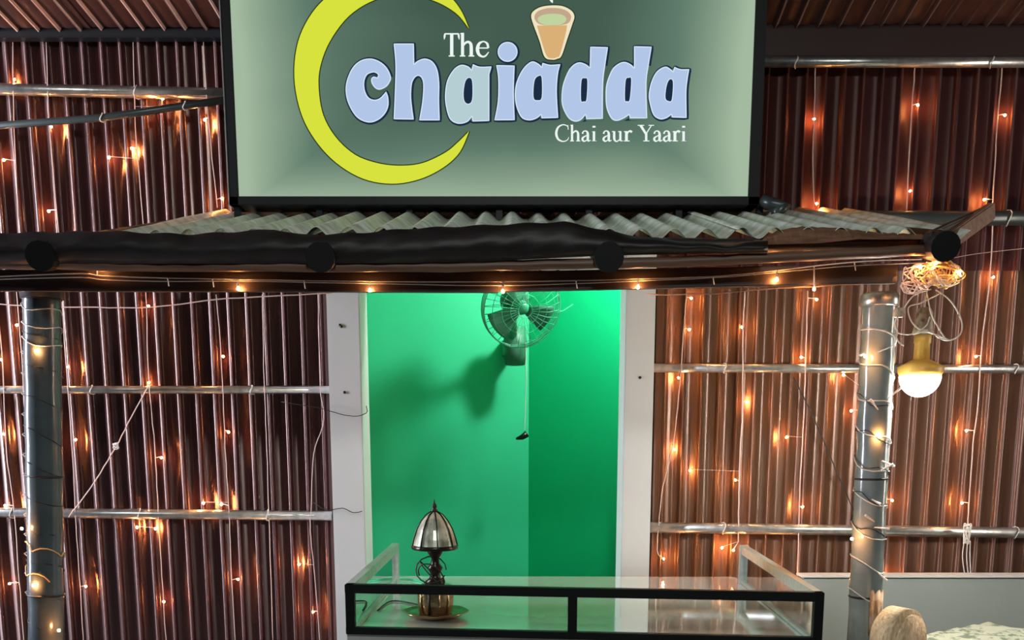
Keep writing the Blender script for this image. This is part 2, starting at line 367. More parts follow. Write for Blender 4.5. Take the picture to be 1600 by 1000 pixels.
# black tarpaulin hanging along the front edge (traced heights, front plane y=3.06, with folds)
top = [(-260, 366), (0, 364), (170, 361), (240, 364), (300, 366), (430, 358), (470, 367), (560, 364), (640, 357), (800, 350), (880, 346), (925, 355), (975, 366), (1060, 376), (1140, 383), (1200, 375)]
bot = [(-260, 418), (100, 412), (480, 412), (740, 410), (930, 400), (1100, 396), (1200, 394)]
def interp(tab, u):
    for (a, va), (b, vb) in zip(tab, tab[1:]):
        if u <= b: return va + (vb-va)*max(0, (u-a)/(b-a))
    return tab[-1][1]
bm = bmesh.new(); cols = []
for i in range(161):
    u = -250 + 1450*i/160; vt, vb = interp(top, u), interp(bot, u); col = []
    for j in range(7):
        t = j/6; yy = 3.03 - .03*math.sin(math.pi*t) + .004*math.sin(u*.021+t*5) + .002*math.sin(u*.11+t*9)
        col.append(bm.verts.new(P(u, vt + (vb-vt)*t + 1.2*math.sin(u*.09)*(1-t), yy)))
    pt = P(u, vt, 3.03); col.insert(0, bm.verts.new((pt.x, 3.15, pt.z+.012)))
    cols.append(col)
for a, b in zip(cols, cols[1:]):
    for j in range(7): bm.faces.new((a[j], a[j+1], b[j+1], b[j]))
tp = obj('tarpaulin_edge', bm, M['tarp'], can, smooth=True); md = tp.modifiers.new('t', 'SOLIDIFY'); md.thickness = .004
# split wood fascia on the right, lit orange
topw = [(1000, 392), (1060, 386), (1130, 378), (1190, 373), (1215, 360), (1250, 354), (1310, 356), (1370, 363), (1440, 366), (1475, 362)]
botw = [(1000, 398), (1100, 394), (1200, 382), (1280, 380), (1340, 374), (1420, 374), (1475, 374)]
bm = bmesh.new(); cols = []
for i in range(61):
    u = 1000 + 475*i/60; vt, vb = interp(topw, u)+math.sin(u*.35)*.8, interp(botw, u)
    cols.append([bm.verts.new(P(u, vt, 3.09)), bm.verts.new(P(u, vb, 3.045)), bm.verts.new(P(u, vb, 3.10)), bm.verts.new(P(u, vt, 3.12))])
for a, b in zip(cols, cols[1:]):
    for j in range(4): bm.faces.new((a[j], a[(j+1) % 4], b[(j+1) % 4], b[j]))
bm.faces.new(cols[0]); bm.faces.new(cols[-1][::-1]); bmesh.ops.recalc_face_normals(bm, faces=bm.faces)
obj('fascia_board', bm, M['rawwood'], can)
# horizontal poles under it
def polevar(pts, r0):
    bm = bmesh.new(); p = [Vector(a) for a in pts]; out = []; rr = []
    for a, b in zip(p, p[1:]):
        for k in range(10): out.append(a.lerp(b, k/10) + Vector((0, random.uniform(-.001, .001), random.uniform(-.0012, .0012)))); rr.append(r0*random.uniform(.94, 1.05))
    out.append(p[-1]); rr.append(r0); tube(bm, out, rr, 14); return bm
obj('front_pole', polevar([P(-260, 408, 3.05), P(240, 416, 3.05), P(700, 417, 3.05), P(1090, 408, 3.05), P(1445, 391, 3.05)], .0150), M['wood'], can, smooth=True)
obj('front_pole', polevar([P(-260, 384, 3.10), P(480, 392, 3.10), P(960, 385, 3.10), P(1470, 382, 3.10)], .022), M['wooddark'], can, smooth=True)
bm = bmesh.new(); beam(bm, P(-260, 438, 3.16), P(780, 441, 3.16), .03, .062, bev=.003); obj('lower_beam', bm, M['wooddark'], can)
bm = bmesh.new(); beam(bm, P(780, 441, 3.16), P(1400, 428, 3.16), .03, .058, bev=.003); obj('lower_beam', bm, M['wooddark'], can)
# rafters with round cut ends
for u, v in ((62, 400), (500, 402), (952, 402), (1478, 385)):
    a = P(u, v, 2.99); bm = bmesh.new(); tube(bm, [a, a+Vector((0, .06, .012)), Vector((a.x, 4.2, roofpt(0, 4.2).z-.055))], [.043, .044, .032], 16)
    obj('rafter', bm, M['beam'], can, smooth=False)
# end board rising to the wall on the right
a, b = P(1462, 392, 3.02), P(1549, 330, 3.45)
bm = bmesh.new(); beam(bm, a, b, .025, .055, bev=.004); obj('end_board', bm, M['rawwood'], can)
bm = bmesh.new(); beam(bm, P(1450, 372, 3.03), P(1543, 329, 3.47), .03, .03, bev=.004); obj('end_board', bm, M['wooddark'], can)
# left end sheet edge curling
# wire pair under the pole
def strand(pts3, r=.0016, jit=.0, n=6):
    bm = bmesh.new(); sp = smoothpts([tuple(p) for p in pts3], False, 5)
    if jit: sp = [tuple(c + random.uniform(-jit, jit) for c in p) for p in sp]
    return tube(bm, sp, r, n)

# ---------------------------------------------------------------- posts
def post(ptop, pbot, r, label, wraps, mname='post', tape=False):
    a = Vector(ptop); b = Vector(pbot); d = (b-a); b = a + d*(a.z/(a.z-b.z))      # run to the floor
    o = thing('canopy_post', label, 'post', (b.x, b.y, 0)); bm = bmesh.new()
    n = 40; pts = [a.lerp(b, i/n) for i in range(n+1)]
    tube(bm, pts, [r*(1+.02*math.sin(i*1.7)) for i in range(n+1)], 28); obj('shaft', bm, M[mname], o, smooth=True)
    for t in (0.015, .30, .50, .66):
        p = a.lerp(b, t); bm = bmesh.new(); lathe(bm, [(r*1.01, -.004), (r*1.06, -.002), (r*1.06, .002), (r*1.01, .004)], 28, p, (a-b)); obj('binding', bm, M['blackwire'], o, smooth=True)
    if tape:
        bm = bmesh.new(); p = P(1352, 955, a.y); vs = []
        for i in range(9):
            ang = math.radians(-95 + i*9); rr = r*1.05
            q = a.lerp(b, .5); axis = (b-a).normalized(); t0 = (p.z+.075-a.z)/(b.z-a.z); t1 = (p.z-.075-a.z)/(b.z-a.z)
            off = Vector((math.cos(ang)*rr, math.sin(ang)*rr, 0))
            vs.append((bm.verts.new(a.lerp(b, t0)+off+Vector((0, 0, .01*math.sin(i*2.2)))), bm.verts.new(a.lerp(b, t1)+off+Vector((0, 0, .012*math.sin(i*1.7))))))
        for p0, p1 in zip(vs, vs[1:]): bm.faces.new((p0[0], p1[0], p1[1], p0[1]))
        t_ = obj('tape_patch', bm, M['tape'], o, smooth=True); t_['label'] = 'torn brown tape patch'
        md = t_.modifiers.new('t', 'SOLIDIFY'); md.thickness = .002
    return o, a, b
pl, la, lb = post(P(65, 452, 3.30), P(73, 1000, 3.30), .057, 'dark grey canopy post with wound cable, in front of the maroon wall', 1)
pr, ra, rb = post(P(1375, 458, 3.30), P(1349, 1000, 3.30), .053, 'grey canopy post wound with fairy lights beside the lit bulb', 1, 'post2', tape=True)
# black cap cloths on top of the posts
bm = bmesh.new(); lathe(bm, [(.066, -.10), (.070, -.05), (.074, 0), (.060, .02)], 20, P(65, 452, 3.30)+Vector((0, 0, .07))); c_ = obj('post_wrap', bm, M['tarp'], pl, smooth=True)
bm = bmesh.new(); lathe(bm, [(.057, -.035), (.060, -.03), (.060, .0), (.055, .004)], 24, P(1375, 462, 3.30)); obj('pipe_collar', bm, M['galv'], pr, smooth=True)

# ---------------------------------------------------------------- fairy lights
bulb_me = None
def bulb(parent, p):
    global bulb_me
    if bulb_me is None:
        bm = bmesh.new(); bmesh.ops.create_icosphere(bm, subdivisions=1, radius=.0048)
        bulb_me = bpy.data.meshes.new('bulb'); bm.to_mesh(bulb_me); bm.free(); bulb_me.materials.append(M['bulb'])
    o = bpy.data.objects.new('bulb', bulb_me); C.objects.link(o); o.parent = parent; o.location = Vector(p) - wl(parent); return o
socket_me = None
def pigtail(parent, a, b):
    bm = bmesh.new(); far = (Vector(a)-Vector(b)).length > .06; tube(bm, [a, b], [.0006 if far else .0012, .0008 if far else .0022], 5); obj('bulb_holder', bm, M['cablew'], parent)
DS = DW - .062
def string(label, pts, bulbs, D=DS, r=.0018, m='cable', group=None, jit=.0012, dirn=None, loose=()):
    """pts, bulbs in the plane y=D"""
    p3 = [P(u, v, D) if len((u, v)) == 2 else None for u, v in pts]
    o = thing('fairy_light_string', label, 'string light', p3[0], group)
    obj('cable', strand(p3, r, jit), M[m], o, smooth=True)
    for q in bulbs:
        p = P(q[0], q[1], D + .020)
        u, v = q
        # nearest point on cable
        best = min((abs(v-(a[1]+(b[1]-a[1])*t)) + abs(u-(a[0]+(b[0]-a[0])*t)), a[0]+(b[0]-a[0])*t, a[1]+(b[1]-a[1])*t) for a, b in zip(pts, pts[1:]) for t in [k/20 for k in range(21)])
        pigtail(o, P(best[1], best[2], D), p + Vector((0, 0, .004)))
        bulb(o, p)
    return o
string('light string at the far left edge, hanging down the maroon wall above the canopy', [(20, 66), (22, 200), (30, 370)], [(22, 124), (6, 250)], jit=.0006)
string('light string over the maroon wall, second in from the left edge above the canopy', [(72, 66), (78, 200), (92, 370)], [(80, 198), (76, 330)])
string('light string above the canopy crossing both left pipes, midway to the sign', [(208, 66), (212, 200), (225, 360)], [(206, 232), (170, 246), (250, 168)])
string('light string hanging down the maroon wall right beside the sign', [(318, 66), (326, 190), (340, 325)], [(320, 187), (347, 310), (254, 154)])
string('light string left of the dark post, close to the photo edge', [(-8, 455), (4, 560), (10, 700), (22, 800), (30, 905), (38, 1010)], [(2, 562), (6, 678), (8, 790), (15, 912)])
string('short light string hugging the left side of the dark post', [(26, 455), (33, 540), (38, 640)], [(26, 508), (46, 548)])
string('light string just right of the dark post', [(96, 455), (103, 560), (112, 690), (118, 800), (124, 900), (131, 1010)], [(106, 573), (118, 687), (134, 916)])
string('light string through the bead where the diagonal cable ties to the pipe', [(228, 455), (233, 600), (242, 700), (247, 800), (253, 900), (260, 1010)], [(232, 478), (233, 598), (252, 715), (243, 826), (214, 824), (256, 940)])
string('light string in the middle of the maroon wall between post and doorway', [(338, 460), (346, 560), (352, 700), (358, 800), (361, 880), (368, 1010)], [(349, 557), (357, 675), (318, 786), (346, 788), (372, 905)])
string('thin light string on the maroon wall, second from the doorway', [(410, 460), (413, 600), (417, 700), (421, 830), (427, 1010)], [(430, 606)])
string('knotted light string nearest the doorway on the maroon wall', [(497, 460), (500, 600), (506, 655), (490, 710), (487, 780), (485, 830), (492, 900), (500, 1010)], [(467, 882), (489, 956)])
string('light string high on the right wall, nearest the sign', [(1273, 56), (1274, 100), (1272, 185), (1270, 250), (1272, 325)], [(1272, 57), (1272, 186), (1276, 318)], r=.0024)
string('light string down the upper right wall between its two neighbours', [(1431, 66), (1430, 100), (1424, 180), (1418, 300), (1416, 345)], [(1386, 66), (1434, 164), (1422, 298)], r=.0024)
string('long light string from the ceiling down past the canopy end to the ledge', [(1566, 68), (1566, 100), (1558, 200), (1552, 300), (1548, 420), (1536, 520), (1527, 640), (1520, 700), (1514, 790), (1512, 830)], [(1560, 62), (1570, 180), (1538, 312), (1552, 433), (1510, 673), (1503, 786), (1525, 557)], r=.0026)
string('light string curving along the right jamb of the doorway', [(1073, 455), (1068, 520), (1062, 600), (1052, 690), (1036, 760), (1029, 820), (1027, 860), (1035, 872)], [(1080, 466), (1077, 515), (1054, 702), (1034, 818), (1037, 873), (1060, 590)], r=.0026)
string('light string ending at the back rail of the glass case', [(1164, 455), (1161, 520), (1160, 640), (1156, 720), (1154, 800), (1154, 846)], [(1159, 511), (1168, 628), (1149, 750), (1078, 735), (1146, 860), (1128, 856)], r=.0026)
string('light string midway between the glass case and the right post', [(1262, 455), (1259, 560), (1256, 650), (1250, 760), (1248, 830), (1246, 900)], [(1252, 558), (1229, 683), (1254, 792), (1208, 904), (1187, 899), (1276, 468)], r=.0026)
string('light string on the brown wall just right of the lit post', [(1394, 640), (1388, 720), (1384, 800), (1379, 900)], [(1394, 782), (1386, 898), (1318, 586), (1330, 642)], r=.0024)
# knot of cable ends hanging under the lower right pipe
kn = thing('knotted_cable', 'white knotted cable looped over the pipe above the grey ledge', 'cable', P(1511, 820, DS-.03))
for i in range(7):
    c0 = P(1511, 834, DS-.03); pts = []
    for k in range(9):
        a = 2*math.pi*k/8; pts.append(c0 + Vector((.014*math.cos(a+i), -.006*math.sin(a*2+i), .040*math.sin(a)+random.uniform(-.006, .006))))
    obj('cable_loop', strand(pts, .0022), M['cablew'], kn, smooth=True)
for dx in (-4, 1, 5):
    obj('cable_end', strand([P(1511+dx, 845, DS-.03), P(1509+dx*1.3, 870, DS-.02), P(1512+dx, 902, DS-.02)], .002), M['cablew'], kn, smooth=True)

# canopy garland: cable with hanging holders, from far left to the right end
ga = [(-200, 441), (100, 428), (160, 431), (240, 434), (400, 437), (620, 440), (790, 440), (950, 437), (1110, 432), (1200, 424), (1330, 410), (1440, 405)]
DG = 3.135
o = thing('fairy_light_garland', 'long string of warm bulbs tied under the canopy beam over the doorway', 'string light', P(800, 440, DG))
obj('cable', strand([P(u, v, DG) for u, v in ga], .0018, .0004), M['cablew'], o, smooth=True)
obj('cable', strand([P(u, v+4+2*math.sin(u*.01), DG-.004) for u, v in ga], .0014, .0004), M['cablew'], o, smooth=True)
for u, v in ((152, 416), (372, 451), (578, 454), (786, 456), (997, 449), (1214, 437), (1272, 452)):
    pb = P(u, v, DG-.006); pt = P(u, interp(ga, u), DG)
    bm = bmesh.new(); tube(bm, [pt, pb+Vector((0, 0, .006))], [.0016, .003], 6); obj('bulb_holder', bm, M['cablew'], o); bulb(o, pb)
for u in (262, 332, 475, 900, 1114, 1335):
    v = interp(ga, u); bm = bmesh.new(); tube(bm, [P(u, v, DG), P(u+2, v+13, DG)], .0018, 6); obj('bulb_holder', bm, M['cablew'], o)
o = thing('fairy_light_garland', 'thin pinkish cable sagging across the wall tops below the canopy', 'string light', P(340, 475, 3.9))
obj('cable', strand([P(-60, 470, 3.9), P(40, 478, 3.9), P(130, 480, 3.9), P(235, 480, 3.9), P(340, 468, 3.9), P(420, 463, 3.9), P(520, 458, 3.9)], .0024, .001), M['cable'], o, smooth=True)
o = thing('fairy_light_garland', 'pink cable along the lower edge of the canopy beam on the right', 'string light', P(1100, 458, 3.2))
obj('cable', strand([P(1010, 460, 3.2), P(1100, 459, 3.2), P(1200, 452, 3.2), P(1290, 447, 3.2), P(1350, 441, 3.2)], .0022, .0015), M['cable'], o, smooth=True)

# diagonal cables
tag(obj('diagonal_cable', strand([P(236, 596, DS-.02), P(205, 652, DS-.02), P(180, 700, DS-.02), P(150, 750, DS-.02), P(108, 808, DS-.02)], .0022, .002), M['cable'], None, True, P(180, 700, DS-.02)), 'twisted pink cable running diagonally between the two left pipes', 'cable')
bm = bmesh.new()
for i in range(5):
    c0 = P(181, 697, DS-.03); tube(bm, [c0+Vector((.013*math.cos(k*1.05+i*1.2), .005*math.sin(k+i), .010*math.sin(k*1.05)+.003*i-.005)) for k in range(7)], .0016, 5)
tag(obj('cable_knot', bm, M['cablew'], None, True, P(181, 697, DS-.03)), 'small tangled white knot on the diagonal cable, left wall', 'cable')
tag(obj('loose_wire', strand([P(1240, 590, DS-.02), P(1270, 650, DS-.02), P(1302, 725, DS-.02), P(1335, 800, DS-.02)], .003, .001), M['blackwire'], None, True, P(1270, 650, DS-.02)), 'thin dark wire slanting down the brown wall to the post', 'wire')
tag(obj('loose_wire', strand([P(440, 628, 4.20), P(500, 638, 4.18), P(535, 648, 4.18), P(560, 650, 4.18), P(573, 644, 4.18), P(572, 634, 4.19)], .0018, .0008), M['blackwire'], None, True, P(500, 640, 4.18)), 'thin black wire crossing the upper part of the left jamb', 'wire')
tag(obj('loose_wire', strand([P(490, 785, 4.20), P(510, 797, 4.18), P(535, 794, 4.18), P(552, 801, 4.18), P(566, 799, 4.18)], .0018, .0008), M['blackwire'], None, True, P(530, 795, 4.18)), 'thin black wire crossing the lower part of the left jamb', 'wire')
tag(obj('thin_wire', strand([P(1480, 405, 3.1), P(1530, 396, 3.5), P(1620, 386, 3.9)], .0012), M['cable'], None, True, P(1530, 396, 3.5)), 'fine wire stretched from the canopy corner past the frame', 'wire')

# lights wound round the posts
def helix(a, b, r, t0, t1, turns, n=90, ph=0, wob=.2):
    out = []
    for i in range(n+1):
        t = t0 + (t1-t0)*i/n; p = a.lerp(b, t); an = ph + 2*math.pi*turns*i/n + wob*math.sin(i*.7)
        out.append(p + Vector((math.cos(an)*r, math.sin(an)*r, .01*math.sin(i*.9))))
    return out
o = thing('fairy_light_string', 'thin dark cable and white holders wound round the left post', 'string light', la)
bm = bmesh.new(); tube(bm, helix(la, lb, .0595, .03, .62, 11), .0016, 6); obj('cable', bm, M['blackwire'], o, smooth=True)
bm = bmesh.new(); tube(bm, helix(la, lb, .0605, .02, .10, 3, 40, 2), .0015, 6); obj('cable', bm, M['cablew'], o, smooth=True)
bm = bmesh.new(); tube(bm, helix(la, lb, .0605, .41, .47, 1.3, 40, 3.4), .0022, 6); obj('cable', bm, M['cabley'], o, smooth=True)
for t in [.10+.033*k for k in range(13)]:
    p = la.lerp(lb, t) + Vector((-.057, -.012, 0)); bm = bmesh.new()
    tube(bm, [p + Vector((.004, 0, .008)), p + Vector((-.007, -.002, .002)), p+Vector((.006, -.006, -.008))], .0018, 6); obj('bulb_holder', bm, M['cablew'], o)
for u, v in ((57, 548), (34, 826), (52, 915), (92, 985)):
    bulb(o, P(u, v, 3.232))
o = thing('fairy_light_string', 'white fairy lights wound tightly round the right post', 'string light', ra)
bm = bmesh.new(); tube(bm, helix(ra, rb, .0565, .03, .52, 9, 120, .5), .0022, 6); obj('cable', bm, M['cablew'], o, smooth=True)
bm = bmesh.new(); tube(bm, helix(ra, rb, .0570, .16, .42, 5, 90, 2.5), .0014, 6); obj('cable', bm, M['blackwire'], o, smooth=True)
for (u, v, du, dv) in ((1388, 622, 20, -16), (1378, 720, 20, 9), (1376, 735, 20, -10), (1366, 824, 24, 2), (1372, 895, 14, 12), (1350, 553, -6, 2), (1372, 640, -12, -16), (1366, 815, -14, -10), (1362, 780, 14, 8)):
    a_ = P(u, v, 3.245); b_ = P(u+du, v+dv, 3.225); bm = bmesh.new(); tube(bm, [a_, b_], [.0016, .004], 8); h_ = obj('bulb_holder', bm, M['cablew'], o)
for u, v in ((1352, 557), (1374, 682), (1331, 842)): bulb(o, P(u, v, 3.235))

# tangle at the right canopy corner
tn = thing('cable_tangle', 'yellow and white bundle of fairy cable under the right canopy corner', 'cable', P(1465, 430, 3.1))
random.seed(11)
def tang(cu, cv, ru, rv, n, m, r=.0019):
    for i in range(n):
        ph = random.uniform(0, 6.28); pts = []
        for k in range(8):
            a = ph + k*random.uniform(.6, 1.2)
            pts.append(P(cu + ru*math.cos(a)*random.uniform(.35, 1), cv + rv*math.sin(a)*random.uniform(.35, 1), 3.1 + random.uniform(-.03, .03)))
        obj('cable_loop', strand(pts, r), M[m], tn, smooth=True)
tang(1468, 426, 40, 28, 12, 'cabley'); tang(1440, 432, 34, 24, 5, 'cable'); tang(1425, 448, 24, 12, 4, 'cable'); tang(1478, 428, 26, 20, 4, 'cablew')
for pts in ([(1455, 452), (1428, 462), (1410, 485), (1398, 505), (1403, 520)], [(1448, 455), (1455, 490), (1468, 515), (1478, 530)], [(1462, 453), (1485, 470), (1502, 500), (1500, 523), (1480, 532), (1462, 525)],
            [(1470, 458), (1440, 473), (1420, 480), (1423, 500), (1436, 514), (1450, 516)], [(1402, 520), (1420, 523), (1445, 518), (1465, 524), (1482, 531)], [(1398, 522), (1404, 534), (1412, 540)], [(1355, 512), (1385, 518), (1398, 527), (1395, 540), (1370, 550)],
            [(1453, 495), (1448, 508), (1434, 519)]):
    obj('cable_loop', strand([P(u, v, 3.16) for u, v in pts], .0021), M['cablew'], tn, smooth=True)
for u, v in ((1438, 418), (1500, 425), (1462, 412)): bulb(tn, P(u, v, 3.08))
bm = bmesh.new(); box(bm, *[P(1397, 480, 3.17).x, P(1411, 480, 3.17).x, 3.15, 3.18, P(1400, 496, 3.17).z, P(1400, 482, 3.17).z], .003); obj('plug', bm, M['socket'], tn)

# ---------------------------------------------------------------- hanging LED bulb
lc = P(1438, 584, 3.36); k_ = 3.36/1570
lb_ = thing('led_bulb', 'glowing white bulb hanging beside the right post', 'bulb', lc)
bm = bmesh.new(); lathe(bm, [(.030*1.0, -.0)] + [(.066*math.cos(t), -.008-.068*math.sin(t)) for t in [i*math.pi/2/9 for i in range(9)]] + [(.004, -.076)], 28, lc); obj('dome', bm, M['led'], lb_, smooth=True)
bm = bmesh.new(); lathe(bm, [(.064, -.008), (.072, .004), (.074, .022), (.050, .034), (.030, .045)], 28, lc); obj('collar', bm, M['ledbody'], lb_, smooth=True)
bm = bmesh.new(); lathe(bm, [(.026, .045), (.024, .095), (.027, .10), (.027, .13)], 20, lc); obj('neck', bm, M['ledbody'], lb_, smooth=True)
bm = bmesh.new(); lathe(bm, [(.031, .125), (.034, .13), (.028, .16), (.026, .195), (.019, .210), (.008, .214)], 20, lc); obj('socket', bm, M['socket'], lb_, smooth=True)
bm = bmesh.new(); tube(bm, smoothpts([tuple(lc+Vector((0, 0, .212))), tuple(P(1446, 470, 3.30)), tuple(P(1453, 430, 3.20)), tuple(P(1455, 415, 3.16))]), .0022, 6); obj('cord', bm, M['cablew'], lb_, smooth=True)
point('led_bulb_light', lc + Vector((0, -.01, -.10)), 34, (1.0, 0.93, 0.80), .05)

# ---------------------------------------------------------------- wall fan in the green room
fc = P(812, 478, 4.75); fd = Vector((.30, -.86, -.34)).normalized(); q = Vector((0, 0, 1)).rotation_difference(fd); FR = .185
fan = thing('wall_fan', 'small wall fan tilted down in the green room corner, pull cord below', 'fan', fc)
fan_m = M['fan']
def fp(x, y, z): return fc + q @ Vector((x, y, z))
def ring(R, z, r, n=40):
    bm = bmesh.new(); tube(bm, [fp(R*math.cos(2*math.pi*k/n), R*math.sin(2*math.pi*k/n), z) for k in range(n+1)], r, 6, cap=False); return bm
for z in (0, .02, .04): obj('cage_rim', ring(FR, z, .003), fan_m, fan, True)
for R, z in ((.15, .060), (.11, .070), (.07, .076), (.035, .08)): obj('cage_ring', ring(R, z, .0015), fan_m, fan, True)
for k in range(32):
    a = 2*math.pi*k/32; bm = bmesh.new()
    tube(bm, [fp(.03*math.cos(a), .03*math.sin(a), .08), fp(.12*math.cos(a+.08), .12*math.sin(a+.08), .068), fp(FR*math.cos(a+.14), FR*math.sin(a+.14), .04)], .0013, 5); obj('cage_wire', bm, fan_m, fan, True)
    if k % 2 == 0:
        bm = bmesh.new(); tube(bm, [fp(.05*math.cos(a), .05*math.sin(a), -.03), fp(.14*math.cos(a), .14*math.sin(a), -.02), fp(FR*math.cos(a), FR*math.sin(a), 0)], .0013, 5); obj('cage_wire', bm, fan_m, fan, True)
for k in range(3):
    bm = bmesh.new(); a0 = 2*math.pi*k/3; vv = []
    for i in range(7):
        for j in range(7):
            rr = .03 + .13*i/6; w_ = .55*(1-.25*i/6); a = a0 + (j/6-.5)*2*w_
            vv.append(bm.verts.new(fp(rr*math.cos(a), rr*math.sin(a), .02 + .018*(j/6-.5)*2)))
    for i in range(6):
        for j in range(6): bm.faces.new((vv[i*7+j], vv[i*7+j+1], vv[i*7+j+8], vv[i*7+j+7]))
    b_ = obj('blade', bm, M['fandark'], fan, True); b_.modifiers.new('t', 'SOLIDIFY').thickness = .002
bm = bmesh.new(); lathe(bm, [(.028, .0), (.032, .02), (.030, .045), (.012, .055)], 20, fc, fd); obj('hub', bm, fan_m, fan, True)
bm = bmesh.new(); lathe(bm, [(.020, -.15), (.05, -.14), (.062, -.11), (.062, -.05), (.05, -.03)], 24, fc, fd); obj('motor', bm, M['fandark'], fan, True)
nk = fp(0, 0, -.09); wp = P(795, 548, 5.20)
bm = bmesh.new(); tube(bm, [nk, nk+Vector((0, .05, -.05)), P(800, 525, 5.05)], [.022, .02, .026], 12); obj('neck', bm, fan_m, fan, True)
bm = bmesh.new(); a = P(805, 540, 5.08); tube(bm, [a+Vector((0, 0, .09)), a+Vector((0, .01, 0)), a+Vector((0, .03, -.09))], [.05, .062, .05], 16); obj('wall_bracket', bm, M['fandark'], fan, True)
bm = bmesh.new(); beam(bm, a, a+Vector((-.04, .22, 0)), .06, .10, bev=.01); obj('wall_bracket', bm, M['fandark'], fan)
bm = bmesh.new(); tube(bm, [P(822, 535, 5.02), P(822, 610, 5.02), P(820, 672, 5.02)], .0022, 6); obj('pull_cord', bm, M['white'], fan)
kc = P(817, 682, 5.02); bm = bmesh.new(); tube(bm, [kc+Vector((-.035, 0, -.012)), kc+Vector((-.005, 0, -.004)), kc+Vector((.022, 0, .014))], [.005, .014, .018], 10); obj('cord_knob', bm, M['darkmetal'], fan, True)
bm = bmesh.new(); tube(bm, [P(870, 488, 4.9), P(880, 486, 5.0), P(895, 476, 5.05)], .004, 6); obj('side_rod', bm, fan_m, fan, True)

# ---------------------------------------------------------------- glass display case and counter
ZTOP = H-.46; ZBOT = H-.614
FL, FRr, BL, BR = PZ(540, 912, ZTOP), PZ(1287, 925, ZTOP), PZ(617, 849, ZTOP), PZ(1163, 852, ZTOP)
def low_(p, z=ZBOT): return Vector((p.x, p.y, z))
# counter body under it
ctr = thing('shop_counter', 'white glazed counter with the glass display case on top', 'counter', (.2, 3.4, 0))
quad = [FL, FRr, BR + (BR-FRr)*.15, BL + (BL-FL)*.12]
bm = bmesh.new(); cen = sum((low_(p) for p in quad), Vector())/4
vs = [bm.verts.new(low_(p, z)) for z in (ZBOT-.035, ZBOT) for p in quad]
for f in ((3, 2, 1, 0), (4, 5, 6, 7), (0, 1, 5, 4), (1, 2, 6, 5), (2, 3, 7, 6), (3, 0, 4, 7)): bm.faces.new([vs[i] for i in f])
obj('worktop', bm, M['slab'], ctr)
bm = bmesh.new(); vs = [bm.verts.new(low_(p, z) + (cen-low_(p))*.03) for z in (0, ZBOT-.035) for p in quad]
for p_, v_ in zip(quad*2, vs): v_.co.z = 0 if vs.index(v_) < 4 else ZBOT-.035
for f in ((3, 2, 1, 0), (4, 5, 6, 7), (0, 1, 5, 4), (1, 2, 6, 5), (2, 3, 7, 6), (3, 0, 4, 7)): bm.faces.new([vs[i] for i in f])
obj('body', bm, M['plaster'], ctr)
case = thing('glass_display_case', 'low glass display case with black front frame on the counter', 'display case', low_((FL+FRr+BL+BR)/4))
fw = .027
up = Vector((0, 0, 1)); e = ZBOT + .001; ZB0 = ZBOT; ZBOT = ZB0 + .0008
inF = (FRr-FL).normalized(); inD = ((BL-FL)+(BR-FRr)).normalized()
def rail(name, a, b, w_, h_, m, lab=None):
    bm = bmesh.new(); beam(bm, a, b, w_, h_, bev=.0015); o_ = obj(name, bm, M[m], case)
    if lab: o_['label'] = lab
rail('front_rail', FL - up*fw/2, FRr - up*fw/2, fw, fw, 'blackmetal', 'black top rail of the front')
rail('front_rail', low_(FL, e+fw/2-.003), low_(FRr, e+fw/2-.003), fw, fw-.006, 'blackmetal', 'black bottom rail of the front')
def vpost(p, w_, z0, z1, m, nm='post', lab=None):
    bm = bmesh.new(); beam(bm, low_(p, z0), low_(p, z1), w_, w_, up=inD, bev=.0015); o_ = obj(nm, bm, M[m], case)
    if lab: o_['label'] = lab
vpost(FL+inF*fw/2, fw, ZBOT, ZTOP, 'blackmetal', lab='black front corner post')
vpost(FRr-inF*fw/2, fw, ZBOT, ZTOP, 'blackmetal', lab='black front corner post')
vpost(FL.lerp(FRr, .488), fw, ZBOT, ZTOP-.02, 'blackmetal', lab='black middle post of the front')
vpost(BL, .030, ZBOT, ZTOP, 'alu', lab='silver back post'); vpost(BR, .034, ZBOT, ZTOP, 'alu', lab='silver back post')
rail('side_rail', FL - up*.018 + inD*.02+inF*.012, BL - up*.018, .028, .034, 'alu', 'silver side rail')
rail('side_rail', FRr - up*.018 + inD*.02-inF*.012, BR - up*.018, .028, .034, 'alu', 'silver side rail')
rail('side_sill', low_(FL, e+.006)+inD*.02+inF*.012, low_(BL, e+.006), .022, .012, 'alu')
rail('side_sill', low_(FRr, e+.006)+inD*.02-inF*.012, low_(BR, e+.006), .022, .012, 'alu')
vpost(FL.lerp(BL, .48), .010, ZBOT, ZTOP-.02, 'darkmetal', 'side_rod'); vpost(FRr.lerp(BR, .50), .013, ZBOT, ZTOP-.02, 'alu', 'side_rod')
def pane(a, b, z0, z1):
    bm = bmesh.new(); a = Vector(a); b = Vector(b); d = (b-a).normalized(); nn = d.cross(up)*.002
    vs = [bm.verts.new((p.x, p.y, z)) for z in (z0, z1) for p in (a-nn, b-nn, b+nn, a+nn)]
    for f in ((3, 2, 1, 0), (4, 5, 6, 7), (0, 1, 5, 4), (1, 2, 6, 5), (2, 3, 7, 6), (3, 0, 4, 7)): bm.faces.new([vs[i] for i in f])
    obj('glass_pane', bm, M['glass'], case)
md_ = FL.lerp(FRr, .488)
pane(FL+inF*fw, md_-inF*fw/2, ZBOT+.012, ZTOP-fw); pane(md_+inF*fw/2, FRr-inF*fw, ZBOT+.012, ZTOP-fw)
pane(FL+inD*.03+inF*.012, BL-inD*.016, ZBOT+.014, ZTOP-.035); pane(FRr+inD*.03-inF*.012, BR-inD*.018, ZBOT+.014, ZTOP-.035)
ZBOT = ZB0
